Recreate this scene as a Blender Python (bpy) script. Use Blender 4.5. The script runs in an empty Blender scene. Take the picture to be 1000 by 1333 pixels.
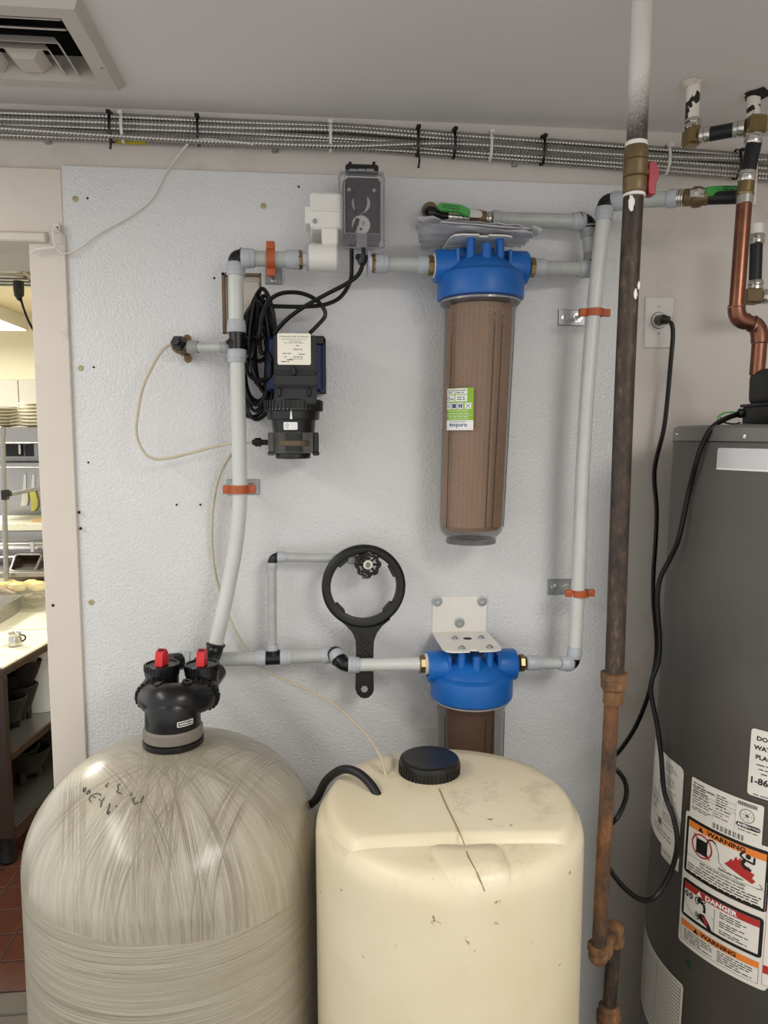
import bpy, bmesh, math, random
from mathutils import Vector as V, Matrix
from math import sin, cos, pi, radians, atan2, sqrt
random.seed(7)
scn = bpy.context.scene
COL = scn.collection

# ------------------------------------------------------------------ camera
FPX, PITCH, YAW = 960.0, radians(5.7), radians(5.8)
CAM = V((0, -1.65, 1.88))
cd = bpy.data.cameras.new('camera'); cam = bpy.data.objects.new('camera', cd); COL.objects.link(cam)
cam.location = CAM; cam.rotation_euler = (pi/2 - PITCH, 0, -YAW)
cd.sensor_fit = 'VERTICAL'; cd.sensor_height = 36; cd.lens = 36*FPX/1333
cd.clip_start = .02; cd.clip_end = 60
scn.camera = cam
CF = V((sin(YAW)*cos(PITCH), cos(YAW)*cos(PITCH), -sin(PITCH)))
CR = V((cos(YAW), -sin(YAW), 0)); CU = CR.cross(CF)

# ------------------------------------------------------------------ world, light, exposure
w = bpy.data.worlds.new('world'); scn.world = w; w.use_nodes = True
w.node_tree.nodes['Background'].inputs[0].default_value = (1, .995, .98, 1)
w.node_tree.nodes['Background'].inputs[1].default_value = 1.03
vs = scn.view_settings
scn.display_settings.display_device = 'sRGB'
vs.view_transform = 'Standard'; vs.look = 'None'; vs.gamma = 1; vs.use_curve_mapping = False
vs.exposure = 0.0
def area(name, loc, sx, sy, power, col, rot=(0, 0, 0)):
    l = bpy.data.lights.new(name, 'AREA'); l.shape = 'RECTANGLE'; l.size = sx; l.size_y = sy
    l.energy = power; l.color = col
    o = bpy.data.objects.new(name, l); COL.objects.link(o); o.location = loc; o.rotation_euler = rot
    return o
area('room_tube_light', (-1.15, -1.1, 2.46), .16, 1.4, 16, (1, .965, .91))
area('room_panel_light', (.95, -2.05, 2.50), .6, 1.2, 33, (1, .965, .91))
area('kitchen_panel_light', (-2.8, 3.3, 2.66), .6, 1.0, 90, (1, .95, .84))
area('kitchen_fill_light', (-.35, 1.7, 2.68), .6, 1.0, 38, (1, .95, .84))  # added fill, hidden behind the wall, to brighten the shelves under the table

# ------------------------------------------------------------------ pixel -> world
def ray(x, y): return CF + CR*((x-500)/FPX) - CU*((y-666.5)/FPX)
def at(x, y, Y):
    r = ray(x, y); return CAM + r*((Y-CAM.y)/r.y)
def atz(x, y, z):
    r = ray(x, y); return CAM + r*((z-CAM.z)/r.z)
def mpp(p): return (V(p)-CAM).dot(CF)/FPX

# ------------------------------------------------------------------ materials
def lin(c):
    return tuple(((v/255)/12.92 if v/255 <= .04045 else ((v/255+.055)/1.055)**2.4) for v in c)
class NT:
    def __init__(s, name):
        s.m = bpy.data.materials.new(name); s.m.use_nodes = True
        s.t = s.m.node_tree; s.b = s.t.nodes['Principled BSDF']
    def n(s, ty, **kw):
        nd = s.t.nodes.new(ty)
        for k, v in kw.items():
            if k.startswith('i_'):
                key = k[2:]; key = int(key) if key.isdigit() else key.replace('_', ' ')
                nd.inputs[key].default_value = v
            else: setattr(nd, k, v)
        return nd
    def l(s, a, b): s.t.links.new(a, b)
    def coord(s, kind='Object', scale=(1, 1, 1)):
        tc = s.n('ShaderNodeTexCoord'); mp = s.n('ShaderNodeMapping'); mp.inputs['Scale'].default_value = scale
        s.l(tc.outputs[kind], mp.inputs[0]); return mp.outputs[0]
    def noise(s, vec, sc, det=3, rough=.55):
        n = s.n('ShaderNodeTexNoise'); n.inputs['Scale'].default_value = sc; n.inputs['Detail'].default_value = det
        n.inputs['Roughness'].default_value = rough
        if vec is not None: s.l(vec, n.inputs['Vector'])
        return n.outputs['Fac']
    def ramp(s, fac, stops):
        r = s.n('ShaderNodeValToRGB'); e = r.color_ramp.elements
        while len(e) < len(stops): e.new(.5)
        for k, (p, c) in enumerate(stops):
            e[k].position = p; e[k].color = (*c, 1) if len(c) == 3 else c
        s.l(fac, r.inputs[0]); return r.outputs[0]
    def mix(s, fac, a, b, mode='MIX'):
        m = s.n('ShaderNodeMix'); m.data_type = 'RGBA'; m.blend_type = mode
        for sock, v in ((m.inputs[0], fac), (m.inputs[6], a), (m.inputs[7], b)):
            if hasattr(v, 'links'): s.l(v, sock)
            elif isinstance(v, (int, float)): sock.default_value = v
            else: sock.default_value = (*v, 1)
        return m.outputs[2]
    def math(s, op, a, b=0, c=0):
        m = s.n('ShaderNodeMath'); m.operation = op
        for i, v in enumerate((a, b, c)):
            if hasattr(v, 'links'): s.l(v, m.inputs[i])
            else: m.inputs[i].default_value = v
        return m.outputs[0]
    def bump(s, h, strength, dist):
        b = s.n('ShaderNodeBump'); b.inputs['Strength'].default_value = strength; b.inputs['Distance'].default_value = dist
        s.l(h, b.inputs['Height']); s.l(b.outputs[0], s.b.inputs['Normal'])
    def set(s, col=None, rough=None, metal=None, alpha=None, spec=None, coat=None, sss=None):
        b = s.b
        if col is not None:
            if hasattr(col, 'links'): s.l(col, b.inputs['Base Color'])
            else: b.inputs['Base Color'].default_value = (*col, 1)
        for k, v in (('Roughness', rough), ('Metallic', metal), ('Alpha', alpha), ('Specular IOR Level', spec), ('Coat Weight', coat)):
            if v is not None:
                if hasattr(v, 'links'): s.l(v, b.inputs[k])
                else: b.inputs[k].default_value = v
        if sss:
            b.inputs['Subsurface Weight'].default_value = sss; b.inputs['Subsurface Radius'].default_value = (.02, .015, .008); b.inputs['Subsurface Scale'].default_value = 1
        return s.m
def mat(name, c, rough=.5, metal=0, var=.06, vs=25, bump=0, bs=200, bd=.001, alpha=None, spec=None, dirt=None, ds=6, dk=(.55, .75)):
    t = NT(name); c = lin(c); co = t.coord()
    f = t.noise(co, vs)
    col = t.mix(f, tuple(v*(1-var*1.6) for v in c), tuple(min(1, v*(1+var*1.6)) for v in c))
    if dirt:
        f2 = t.ramp(t.noise(co, ds, 6, .65), [(dk[0], (0, 0, 0)), (dk[1], (1, 1, 1))])
        col = t.mix(f2, col, lin(dirt))
    if bump: t.bump(t.noise(co, bs, 2), bump, bd)
    return t.set(col, rough, metal, alpha, spec)
M = {}
M['paint'] = mat('cream_wall_paint', (212, 205, 198), .55, var=.03, vs=3, bump=.15, bs=60, dirt=(190, 178, 164), ds=3)
M['paint2'] = mat('cream_trim_paint', (214, 205, 193), .5, var=.04, vs=9, bump=.2, bs=40, dirt=(160, 143, 126), ds=9, dk=(.60, .82))
M['ceiling'] = mat('ceiling_paint', (232, 228, 226), .7, var=.03, vs=2.5, bump=.1, bs=30)
M['cementfloor'] = mat('grey_concrete', (84, 80, 72), .7, var=.2, vs=8, bump=.3, bs=60)
M['tile'] = mat('red_quarry_tile', (78, 42, 30), .4, var=.25, vs=9, bump=.2, bs=80, dirt=(46, 28, 22), ds=8)
M['grout'] = mat('dark_grout', (48, 34, 28), .8, var=.2)
M['kwall'] = mat('yellow_cream_kitchen_wall', (252, 244, 214), .5, var=.03, vs=3)
M['kceil'] = mat('kitchen_ceiling_paint', (240, 226, 188), .6, var=.03, vs=3)
M['steel'] = mat('stainless_steel', (165, 163, 160), .32, .9, var=.08, vs=40, bump=.05, bs=200)
M['hoodm'] = mat('dull_grey_hood_panel', (168, 163, 150), .55, var=.06)
M['zinc'] = mat('zinc_plate', (168, 172, 174), .38, .75, var=.1, vs=60)
M['chrome'] = mat('bright_metal', (205, 203, 198), .22, .95, var=.05, vs=60)
M['conduit'] = mat('galvanised_flexible_steel', (176, 174, 170), .2, .98, var=.12, vs=30)
M['brass'] = mat('brass', (142, 122, 84), .3, .85, var=.16, vs=60)
M['palebrass'] = mat('dull_pale_brass', (176, 164, 128), .45, .4, var=.1, vs=90)
M['bronze'] = mat('aged_bronze', (116, 97, 68), .45, .5, var=.18, vs=50, bump=.3, bs=120)
M['copper'] = mat('copper', (132, 88, 69), .30, .85, var=.2, vs=40, dirt=(92, 58, 44), ds=30, dk=(.5, .8))
M['rust'] = mat('rusted_iron', (94, 66, 44), .75, .1, var=.3, vs=40, bump=.5, bs=160, dirt=(66, 50, 38), ds=22, dk=(.40, .64))
M['rust2'] = mat('orange_rusted_fitting', (112, 77, 49), .7, .1, var=.25, vs=40, bump=.5, bs=160, dirt=(78, 54, 36), ds=30, dk=(.45, .7))
M['black'] = mat('black_plastic', (12, 12, 13), .33, var=.25, vs=30)
M['blackm'] = mat('matt_black_plastic', (15, 15, 16), .5, var=.2, vs=30, bump=.1, bs=300)
M['rubber'] = mat('black_rubber_cord', (9, 9, 10), .4, var=.2, vs=30, spec=.35)
M['blackhose'] = mat('black_pex_hose', (15, 15, 17), .5, var=.2, vs=60)
M['charcoal'] = mat('charcoal_plastic', (34, 34, 35), .5, var=.12, vs=30, bump=.1, bs=400)
M['pex'] = mat('milky_pex', (206, 208, 203), .35, var=.05, vs=18)
M['pexg'] = mat('grey_milky_pex', (176, 179, 176), .3, var=.12, vs=45)
M['coup'] = mat('pale_grey_coupling', (178, 182, 187), .38, var=.05, vs=40)
M['coup2'] = mat('mid_grey_coupling', (150, 152, 152), .4, var=.05, vs=40)
M['blue'] = mat('blue_filter_cap', (18, 100, 182), .38, var=.08, vs=20, bump=.08, bs=300)
M['dkblue'] = mat('dark_blue_motor', (12, 36, 84), .4, var=.2, vs=14)
M['white'] = mat('white_plastic', (232, 230, 224), .35, var=.03, vs=20)
M['whitem'] = mat('white_enamel_bracket', (236, 232, 224), .4, var=.03, vs=15)
M['outletw'] = mat('outlet_plate_white', (222, 218, 212), .4, var=.02)
M['orange'] = mat('orange_clamp', (178, 88, 44), .5, var=.14, vs=60)
M['violet'] = mat('pale_violet_plastic', (182, 178, 204), .4)
M['red'] = mat('red_plastic', (206, 34, 40), .4, var=.1, vs=60)
M['dkred'] = mat('dark_red_lever', (158, 30, 44), .4, var=.12, vs=60)
M['green'] = mat('green_vinyl', (62, 156, 66), .4, var=.08, vs=60)
M['tubing'] = mat('clear_yellowed_tubing', (204, 194, 168), .3, var=.1, vs=60, alpha=.88)
def m_heater():
    t = NT('dark_grey_enamel'); co = t.coord()
    tg = t.n('ShaderNodeTangent'); tg.direction_type = 'RADIAL'; tg.axis = 'Z'; t.l(tg.outputs[0], t.b.inputs['Tangent'])
    t.b.inputs['Anisotropic'].default_value = .85; t.b.inputs['Anisotropic Rotation'].default_value = ANROT
    return t.set(t.mix(t.noise(co, 8), lin((90, 87, 82)), lin((101, 98, 93))), .42, .6)
ANROT = 0.0
M['heater'] = m_heater()
M['heatertop'] = mat('grey_enamel_lid', (114, 111, 107), .4, .3, var=.05, vs=8)
M['silver'] = mat('silver_label', (205, 205, 205), .4, .3, var=.03)
M['paper'] = mat('white_sticker_paper', (226, 222, 212), .5, var=.02)
M['lwhite'] = mat('cream_sticker_paper', (248, 244, 228), .45, var=.02)
M['ink'] = mat('black_ink', (22, 20, 20), .5, var=.05)
M['greyink'] = mat('grey_ink', (96, 94, 92), .5, var=.05)
M['oink'] = mat('orange_ink', (232, 130, 48), .5, var=.04)
M['rink'] = mat('red_ink', (178, 44, 40), .5, var=.04)
M['gink'] = mat('lime_green_ink', (140, 188, 30), .45, var=.06)
M['bink'] = mat('navy_ink', (60, 74, 130), .5, var=.06)
M['wink'] = mat('white_ink', (240, 240, 236), .5, var=.02)
M['yellowtape'] = mat('yellow_tape', (180, 164, 20), .5, var=.2, vs=90)
M['vent'] = mat('vent_enamel', (206, 199, 190), .45, var=.04, vs=15)
M['dark'] = mat('dark_duct', (30, 28, 27), .8, var=.2)
M['ply'] = mat('raw_plywood_edge', (128, 106, 82), .8, var=.3, vs=60, bump=.3, bs=90)
M['whitecable'] = mat('white_cable', (226, 222, 214), .45, var=.03)
M['clamptie'] = mat('clear_nylon', (226, 222, 214), .4, var=.03)
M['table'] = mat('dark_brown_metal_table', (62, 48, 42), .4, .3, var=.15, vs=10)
M['board'] = mat('white_cutting_board', (236, 236, 216), .45, var=.05, vs=10, dirt=(214, 204, 160), ds=14)
M['stone'] = mat('black_basalt', (26, 25, 25), .85, var=.25, vs=60, bump=.8, bs=180, bd=.003)
M['bucket'] = mat('white_bucket_plastic', (226, 230, 238), .4, var=.02)
M['plate'] = mat('white_china', (240, 234, 216), .25, var=.02)
M['knifew'] = mat('white_knife_handle', (236, 234, 224), .4, var=.03)
M['knifey'] = mat('yellow_knife_handle', (234, 226, 112), .4, var=.03)
M['food'] = mat('tan_food', (214, 180, 128), .6, var=.25, vs=40, bump=.6, bs=60)
M['food2'] = mat('sliced_grey_food', (176, 158, 128), .55, var=.3, vs=60, bump=.6, bs=60)
M['pinkwall'] = mat('pink_carton', (198, 166, 156), .6, var=.06)
M['marker'] = mat('black_marker_ink', (48, 46, 46), .6, var=.2, vs=100)
M['greymark'] = mat('green_marker_ink', (16, 74, 44), .5, var=.2)
def clear(name, c, alpha, rough=.12, spec=.6):
    return mat(name, c, rough, var=.06, vs=20, alpha=alpha, spec=spec)
M['smoke'] = clear('smoked_clear_plastic', (92, 78, 70), .40)
M['smoke2'] = clear('dark_smoked_plastic', (40, 38, 36), .55)
M['cover'] = clear('clear_grey_cover', (160, 158, 162), .40)
M['window'] = clear('clear_cover_window', (150, 148, 152), .13)
M['coverrim'] = clear('clear_grey_rim', (176, 174, 180), .7)
M['bag'] = clear('crinkled_clear_film', (238, 238, 240), .6, .18)
M['glassbin'] = clear('clear_food_bin_plastic', (236, 234, 216), .18)

def m_frp():
    t = NT('pebbled_white_panel'); co = t.coord()
    v = t.n('ShaderNodeTexVoronoi'); v.inputs['Scale'].default_value = 190; t.l(co, v.inputs['Vector'])
    n = t.noise(co, 230, 2)
    h = t.math('ADD', t.math('MULTIPLY', v.outputs['Distance'], -1), t.math('MULTIPLY', n, .9))
    t.bump(h, .62, .0015)
    sm = t.ramp(t.noise(co, 2.2, 5), [(.35, lin((214, 214, 214))), (.75, lin((224, 224, 225)))])
    sp = t.ramp(t.noise(co, 26, 6, .7), [(.70, (0, 0, 0)), (.78, (1, 1, 1))])
    return t.set(t.mix(t.math('MULTIPLY', sp, .25), sm, lin((150, 142, 130))), .34, 0, spec=.5)
M['frp'] = m_frp()

def m_tank(zsplit):
    t = NT('wound_fibreglass'); tc = t.n('ShaderNodeTexCoord')
    uv = t.n('ShaderNodeSeparateXYZ'); t.l(tc.outputs['UV'], uv.inputs[0])
    u, vv = uv.outputs[0], uv.outputs[1]
    base = lin((170, 162, 142)); dark = lin((88, 77, 63)); lite = lin((206, 202, 188))
    ob = t.n('ShaderNodeSeparateXYZ'); t.l(tc.outputs['Object'], ob.inputs[0])
    def streak(shear, su, sv, lo, hi, seed):
        a = t.math('ADD', t.math('MULTIPLY', u, su), t.math('MULTIPLY', vv, shear*su))
        cx = t.n('ShaderNodeCombineXYZ'); t.l(a, cx.inputs[0]); t.l(t.math('MULTIPLY', vv, sv), cx.inputs[1]); cx.inputs[2].default_value = seed
        return t.ramp(t.noise(cx.outputs[0], 1, 4, .7), [(lo, (0, 0, 0)), (hi, (1, 1, 1))])
    # ribbons of fibre laid straight across the dome, tangent to the neck, in several directions
    X_, Yy = ob.outputs[0], ob.outputs[1]; tot = None; hts = None
    for i, (ph, off, wd) in enumerate(((24, -.036, .034), (-24, .036, .034), (9, -.050, .026), (-12, .048, .03), (-40, .050, .03), (42, -.052, .03), (-33, .105, .03), (35, -.11, .03), (2, .0, .05), (88, .03, .04), (70, -.05, .03), (-68, .05, .03), (-20, .16, .03), (15, -.17, .03))):
        c_, s_ = cos(radians(ph)), sin(radians(ph))
        d_ = t.math('ADD', t.math('MULTIPLY', X_, c_), t.math('MULTIPLY', Yy, s_)); l_ = t.math('SUBTRACT', t.math('MULTIPLY', Yy, c_), t.math('MULTIPLY', X_, s_))
        cx = t.n('ShaderNodeCombineXYZ'); t.l(t.math('MULTIPLY', d_, 330), cx.inputs[0]); t.l(t.math('MULTIPLY', l_, 4), cx.inputs[1]); cx.inputs[2].default_value = i*3.7
        st = t.ramp(t.noise(cx.outputs[0], 1, 3, .7), [(.44, (0, 0, 0)), (.68, (1, 1, 1))])
        m_ = t.ramp(t.math('DIVIDE', t.math('ABSOLUTE', t.math('SUBTRACT', d_, off)), wd), [(.55, (1, 1, 1)), (.85, (0, 0, 0))])
        e_ = t.math('MULTIPLY', st, m_); tot = e_ if tot is None else t.math('MAXIMUM', tot, e_)
    s3 = streak(.1, 170, 4, .42, .75, 9.4); s4 = streak(-.15, 90, 2.5, .55, .78, 4.4)
    grime = t.ramp(t.noise(tc.outputs['Object'], 6, 5), [(.36, (.16, .16, .16)), (.66, (1, 1, 1))])
    dome = t.mix(t.math('MULTIPLY', s3, .55), base, lite)
    dome = t.mix(t.math('MULTIPLY', s4, .22), dome, dark)
    dome = t.mix(t.math('MULTIPLY', tot, grime), dome, dark)
    s1 = tot; s2 = s4
    # hoop winding on the barrel
    def hoop(sv, lo, hi, seed, sh=.0):
        cx = t.n('ShaderNodeCombineXYZ'); t.l(t.math('MULTIPLY', u, 5), cx.inputs[0])
        t.l(t.math('MULTIPLY', t.math('ADD', vv, t.math('MULTIPLY', u, sh)), sv), cx.inputs[1]); cx.inputs[2].default_value = seed
        return t.ramp(t.noise(cx.outputs[0], 1, 5, .7), [(lo, (0, 0, 0)), (hi, (1, 1, 1))])
    h1 = hoop(210, .50, .68, 3.3, .02); h2 = hoop(60, .42, .72, 8.3, .02); h3 = hoop(300, .46, .6, 1.7, .02)
    barrel = t.mix(t.math('MULTIPLY', t.math('MULTIPLY', h1, h2), .95), t.mix(t.math('MULTIPLY', h3, .4), base, lite), dark)
    edge = t.math('ADD', ob.outputs[2], t.math('MULTIPLY', ob.outputs[0], .10))
    sel = t.math('LESS_THAN', edge, zsplit)
    t.bump(t.mix(sel, t.math('ADD', t.math('MAXIMUM', s1, s2), s3), t.math('ADD', h1, h3)), .35, .0016)
    return (t.b.inputs['Coat Roughness'].__setattr__('default_value', .24), t.set(t.mix(sel, dome, barrel), .42, 0, spec=.4, coat=.7))[1]

def m_brine():
    t = NT('cream_polyethylene'); co = t.coord()
    c = t.ramp(t.noise(co, 4, 4), [(.3, lin((224, 210, 177))), (.7, lin((235, 223, 196)))])
    d = t.ramp(t.noise(co, 9, 7, .7), [(.56, (0, 0, 0)), (.74, (1, 1, 1))])
    nrm = t.n('ShaderNodeNewGeometry'); sx = t.n('ShaderNodeSeparateXYZ'); t.l(nrm.outputs['Normal'], sx.inputs[0])
    up = t.math('ADD', t.math('MULTIPLY', t.math('MAXIMUM', sx.outputs[2], 0), .4), .08)
    c = t.mix(t.math('MULTIPLY', d, up), c, lin((142, 120, 84)))
    sp = t.ramp(t.noise(co, 42, 3, .6), [(.705, (0, 0, 0)), (.735, (1, 1, 1))])
    c = t.mix(t.math('MULTIPLY', sp, .7), c, lin((96, 70, 44)))
    t.bump(t.noise(co, 60, 3), .12, .002)
    return t.set(c, .36, 0, spec=.45, sss=.15)
M['brine'] = m_brine()

def m_wound():
    t = NT('wound_string_cartridge'); tc = t.n('ShaderNodeTexCoord'); uv = t.n('ShaderNodeSeparateXYZ'); t.l(tc.outputs['UV'], uv.inputs[0])
    a = t.math('SINE', t.math('ADD', t.math('MULTIPLY', uv.outputs[0], 6.283*20), t.math('MULTIPLY', uv.outputs[1], 1400)))
    b = t.math('SINE', t.math('SUBTRACT', t.math('MULTIPLY', uv.outputs[0], 6.283*20), t.math('MULTIPLY', uv.outputs[1], 1400)))
    mx = t.math('MAXIMUM', a, b); nz = t.noise(t.coord(scale=(1, 1, .25)), 14, 5)
    h = t.math('MULTIPLY', t.math('ADD', mx, 1), .5)
    c = t.mix(nz, lin((196, 152, 118)), lin((236, 204, 176)))
    c = t.mix(t.math('MULTIPLY', t.math('SUBTRACT', 1, h), .45), c, lin((150, 106, 78)))
    t.bump(mx, .5, .0015)
    return t.set(c, .75)
M['wound'] = m_wound()
M['brown'] = mat('dark_brown_cartridge', (118, 84, 62), .7, var=.12, vs=12)

def m_gaspipe(z0, z1):
    t = NT('half_painted_black_pipe'); g = t.n('ShaderNodeNewGeometry'); s = t.n('ShaderNodeSeparateXYZ'); t.l(g.outputs['Position'], s.inputs[0])
    co = g.outputs['Position']
    z = t.math('ADD', t.math('ADD', s.outputs[2], t.math('MULTIPLY', t.noise(co, 900, 1), .10)), t.math('MULTIPLY', s.outputs[0], -1.0))
    f = t.ramp(t.math('DIVIDE', t.math('SUBTRACT', z, z0), z1-z0), [(.3, (0, 0, 0)), (.7, (1, 1, 1))])
    ir = t.ramp(t.noise(co, 50, 5), [(.35, lin((52, 48, 46))), (.62, lin((76, 66, 58))), (.8, lin((110, 96, 82)))])
    return t.set(t.mix(f, ir, lin((222, 218, 212))), .5, .1)
def m_oldpipe():
    t = NT('brown_black_iron_pipe'); co = t.coord(scale=(1, 1, .4))
    c = t.ramp(t.noise(co, 60, 6, .7), [(.38, lin((46, 38, 33))), (.58, lin((74, 60, 50))), (.74, lin((118, 100, 82))), (.82, lin((170, 158, 140)))])
    t.bump(t.noise(co, 200, 3), .4, .001)
    return t.set(c, .55, .25)
M['oldpipe'] = m_oldpipe()
def m_rust(name, sc, cols):
    t = NT(name); co = t.coord(scale=(1, 1, .5))
    c = t.ramp(t.noise(co, sc, 8, .72), list(zip((.33, .46, .56, .70), [lin(c) for c in cols])))
    t.bump(t.noise(co, 200, 3), .5, .001)
    return t.set(c, .75, .1)
M['rust'] = m_rust('mottled_rusted_iron', 24, [(48, 40, 34), (84, 62, 44), (112, 74, 44), (150, 104, 66)])
M['rust2'] = m_rust('brown_rusted_fitting', 40, [(66, 50, 36), (104, 76, 50), (124, 88, 56), (150, 112, 74)])
def m_splash():
    t = NT('white_paint_chipped_pipe'); co = t.coord()
    f = t.ramp(t.noise(co, 34, 3, .5), [(.55, (0, 0, 0)), (.57, (1, 1, 1))])
    return t.set(t.mix(f, lin((232, 226, 216)), lin((26, 25, 26))), .45)
M['splash'] = m_splash()

# ------------------------------------------------------------------ mesh builder
def spline(pts, n=8, closed=False):
    P = [V(p) for p in pts]; out = []; N = len(P)
    for i in range(N if closed else N-1):
        g = (lambda k: P[k % N]) if closed else (lambda k: P[max(0, min(N-1, k))])
        a, b, c, d = g(i-1), g(i), g(i+1), g(i+2)
        for k in range(n):
            t = k/n
            out.append(.5*((2*b)+(c-a)*t+(2*a-5*b+4*c-d)*t*t+(3*b-a-3*c+d)*t**3))
    if not closed: out.append(P[-1])
    return out
def frame(d):
    d = d.normalized(); a = V((0, 0, 1)) if abs(d.z) < .9 else V((0, 1, 0))
    x = a.cross(d).normalized(); return x, d.cross(x)
class MB:
    def __init__(s): s.v = []; s.f = []; s.uv = {}
    def add(s, vs, fs):
        o = len(s.v); s.v += [V(p) for p in vs]; s.f += [tuple(i+o for i in f) for f in fs]; return s
    def bm(s, b):
        b.verts.index_update(); s.add([v.co.copy() for v in b.verts], [[v.index for v in f.verts] for f in b.faces]); b.free(); return s
    def obox(s, c, ax, h, bev=0, seg=1):
        b = bmesh.new(); bmesh.ops.create_cube(b, size=2)
        m = Matrix((ax[0].normalized()*h[0], ax[1].normalized()*h[1], ax[2].normalized()*h[2])).transposed()
        for v in b.verts: v.co = V((v.co.x*h[0], v.co.y*h[1], v.co.z*h[2]))
        if bev: bmesh.ops.bevel(b, geom=b.edges[:], offset=bev, segments=seg, profile=.5, affect='EDGES')
        R = Matrix((ax[0].normalized(), ax[1].normalized(), ax[2].normalized())).transposed()
        for v in b.verts: v.co = R @ v.co + V(c)
        bmesh.ops.recalc_face_normals(b, faces=b.faces[:])
        return s.bm(b)
    def box(s, a, b, bev=0, seg=1):
        a, b = V(a), V(b)
        return s.obox((a+b)/2, (V((1, 0, 0)), V((0, 1, 0)), V((0, 0, 1))), [abs(v)/2 for v in (b-a)], bev, seg)
    def lathe(s, o, d, prof, seg=28, uv=False, a0=0):
        o = V(o); d = V(d).normalized()
        x, y = (V((1, 0, 0)), V((0, 1, 0))) if abs(d.z) > .999 else frame(d)
        base = len(s.v); n = len(prof); fs = []; L = 0
        for i, (r, h) in enumerate(prof):
            if i: L += sqrt((r-prof[i-1][0])**2+(h-prof[i-1][1])**2)
            for k in range(seg):
                a = a0+2*pi*k/seg; s.v.append(o+d*h+(x*cos(a)+y*sin(a))*max(r, 1e-5))
            if i:
                for k in range(seg):
                    q = (k+1) % seg
                    f = (base+(i-1)*seg+k, base+(i-1)*seg+q, base+i*seg+q, base+i*seg+k)
                    if uv: s.uv[len(s.f)] = [(k/seg, Lp), ((k+1)/seg, Lp), ((k+1)/seg, L), (k/seg, L)]
                    s.f.append(f)
            Lp = L
        if prof[0][0] > 1e-4: s.f.append(tuple(base+k for k in range(seg))[::-1])
        if prof[-1][0] > 1e-4: s.f.append(tuple(base+(n-1)*seg+k for k in range(seg)))
        return s
    def cyl(s, a, b, r0, r1=None, seg=20, bev=0):
        a, b = V(a), V(b); r1 = r0 if r1 is None else r1; L = (b-a).length
        if bev: pr = [(r0-bev, 0), (r0, bev), (r1, L-bev), (r1-bev, L)]
        else: pr = [(r0, 0), (r1, L)]
        return s.lathe(a, b-a, pr, seg)
    def tube(s, pts, r, seg=12, closed=False):
        P = [V(p) for p in pts]; N = len(P); base = len(s.v); rr = r if hasattr(r, '__len__') else [r]*N
        t0 = None; xs = None
        for i in range(N):
            a = P[(i-1) % N] if (closed or i) else P[0]; b = P[(i+1) % N] if (closed or i < N-1) else P[-1]
            d = (b-a).normalized() if (b-a).length > 1e-9 else V((0, 0, 1))
            if xs is None: xs, _ = frame(d)
            else:
                xs = xs-d*xs.dot(d); xs = xs.normalized() if xs.length > 1e-6 else frame(d)[0]
            y = d.cross(xs)
            for k in range(seg):
                an = 2*pi*k/seg; s.v.append(P[i]+(xs*cos(an)+y*sin(an))*rr[i])
        for i in range(N if closed else N-1):
            j = (i+1) % N
            for k in range(seg):
                q = (k+1) % seg
                s.f.append((base+i*seg+k, base+i*seg+q, base+j*seg+q, base+j*seg+k))
        if not closed:
            s.f.append(tuple(base+k for k in range(seg))[::-1]); s.f.append(tuple(base+(N-1)*seg+k for k in range(seg)))
        return s
    def prism(s, poly, o, ux, uy, th):
        n = len(poly); o, ux, uy, th = V(o), V(ux), V(uy), V(th)
        vs = [o+ux*p[0]+uy*p[1] for p in poly]; vs += [p+th for p in vs]
        fs = [tuple(range(n))[::-1], tuple(range(n, 2*n))]+[(k, (k+1) % n, n+(k+1) % n, n+k) for k in range(n)]
        b = bmesh.new(); bv = [b.verts.new(p) for p in vs]
        for f in fs: b.faces.new([bv[i] for i in f])
        bmesh.ops.recalc_face_normals(b, faces=b.faces[:])
        return s.bm(b)
    def ball(s, c, r, sc=(1, 1, 1), seg=16, jit=0):
        pr = 8; vs = []; fs = []; c = V(c)
        b = bmesh.new(); bmesh.ops.create_uvsphere(b, u_segments=seg, v_segments=pr+2, radius=1)
        for v in b.verts:
            k = 1+random.uniform(-jit, jit); v.co = V((v.co.x*r*sc[0]*k, v.co.y*r*sc[1]*k, v.co.z*r*sc[2]*k))+c
        return s.bm(b)
    def build(s, name, m, parent=None, ang=35, flat=False):
        me = bpy.data.meshes.new(name)
        c = sum(s.v, V((0, 0, 0)))/max(1, len(s.v))
        lo = V([min(p[i] for p in s.v) for i in range(3)]); hi = V([max(p[i] for p in s.v) for i in range(3)]); c = (lo+hi)/2
        me.from_pydata([p-c for p in s.v], [], s.f)
        if s.uv:
            ul = me.uv_layers.new(name='UVMap')
            for i, uvs in s.uv.items():
                for li, q in zip(me.polygons[i].loop_indices, uvs): ul.data[li].uv = q
        if not flat:
            me.polygons.foreach_set('use_smooth', [True]*len(me.polygons)); me.set_sharp_from_angle(angle=radians(ang))
        me.materials.append(M[m] if isinstance(m, str) else m); me.update()
        o = bpy.data.objects.new(name, me); COL.objects.link(o); o.location = c
        if parent: attach(o, parent)
        return o
WM = {}
def wloc(o): return WM.get(o.name, o.location)
def attach(o, parent):
    WM[o.name] = o.location.copy()
    o.parent = parent; o.matrix_parent_inverse = Matrix.Translation(-wloc(parent))
def thing(name, label, cat, loc, group=None):
    o = bpy.data.objects.new(name, None); COL.objects.link(o); o.location = loc; o.empty_display_size = .03
    o['label'] = label; o['category'] = cat
    if group: o['group'] = group
    WM[o.name] = V(loc)
    return o
def tag(o, label, cat, group=None):
    o['label'] = label; o['category'] = cat
    if group: o['group'] = group
    return o
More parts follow.
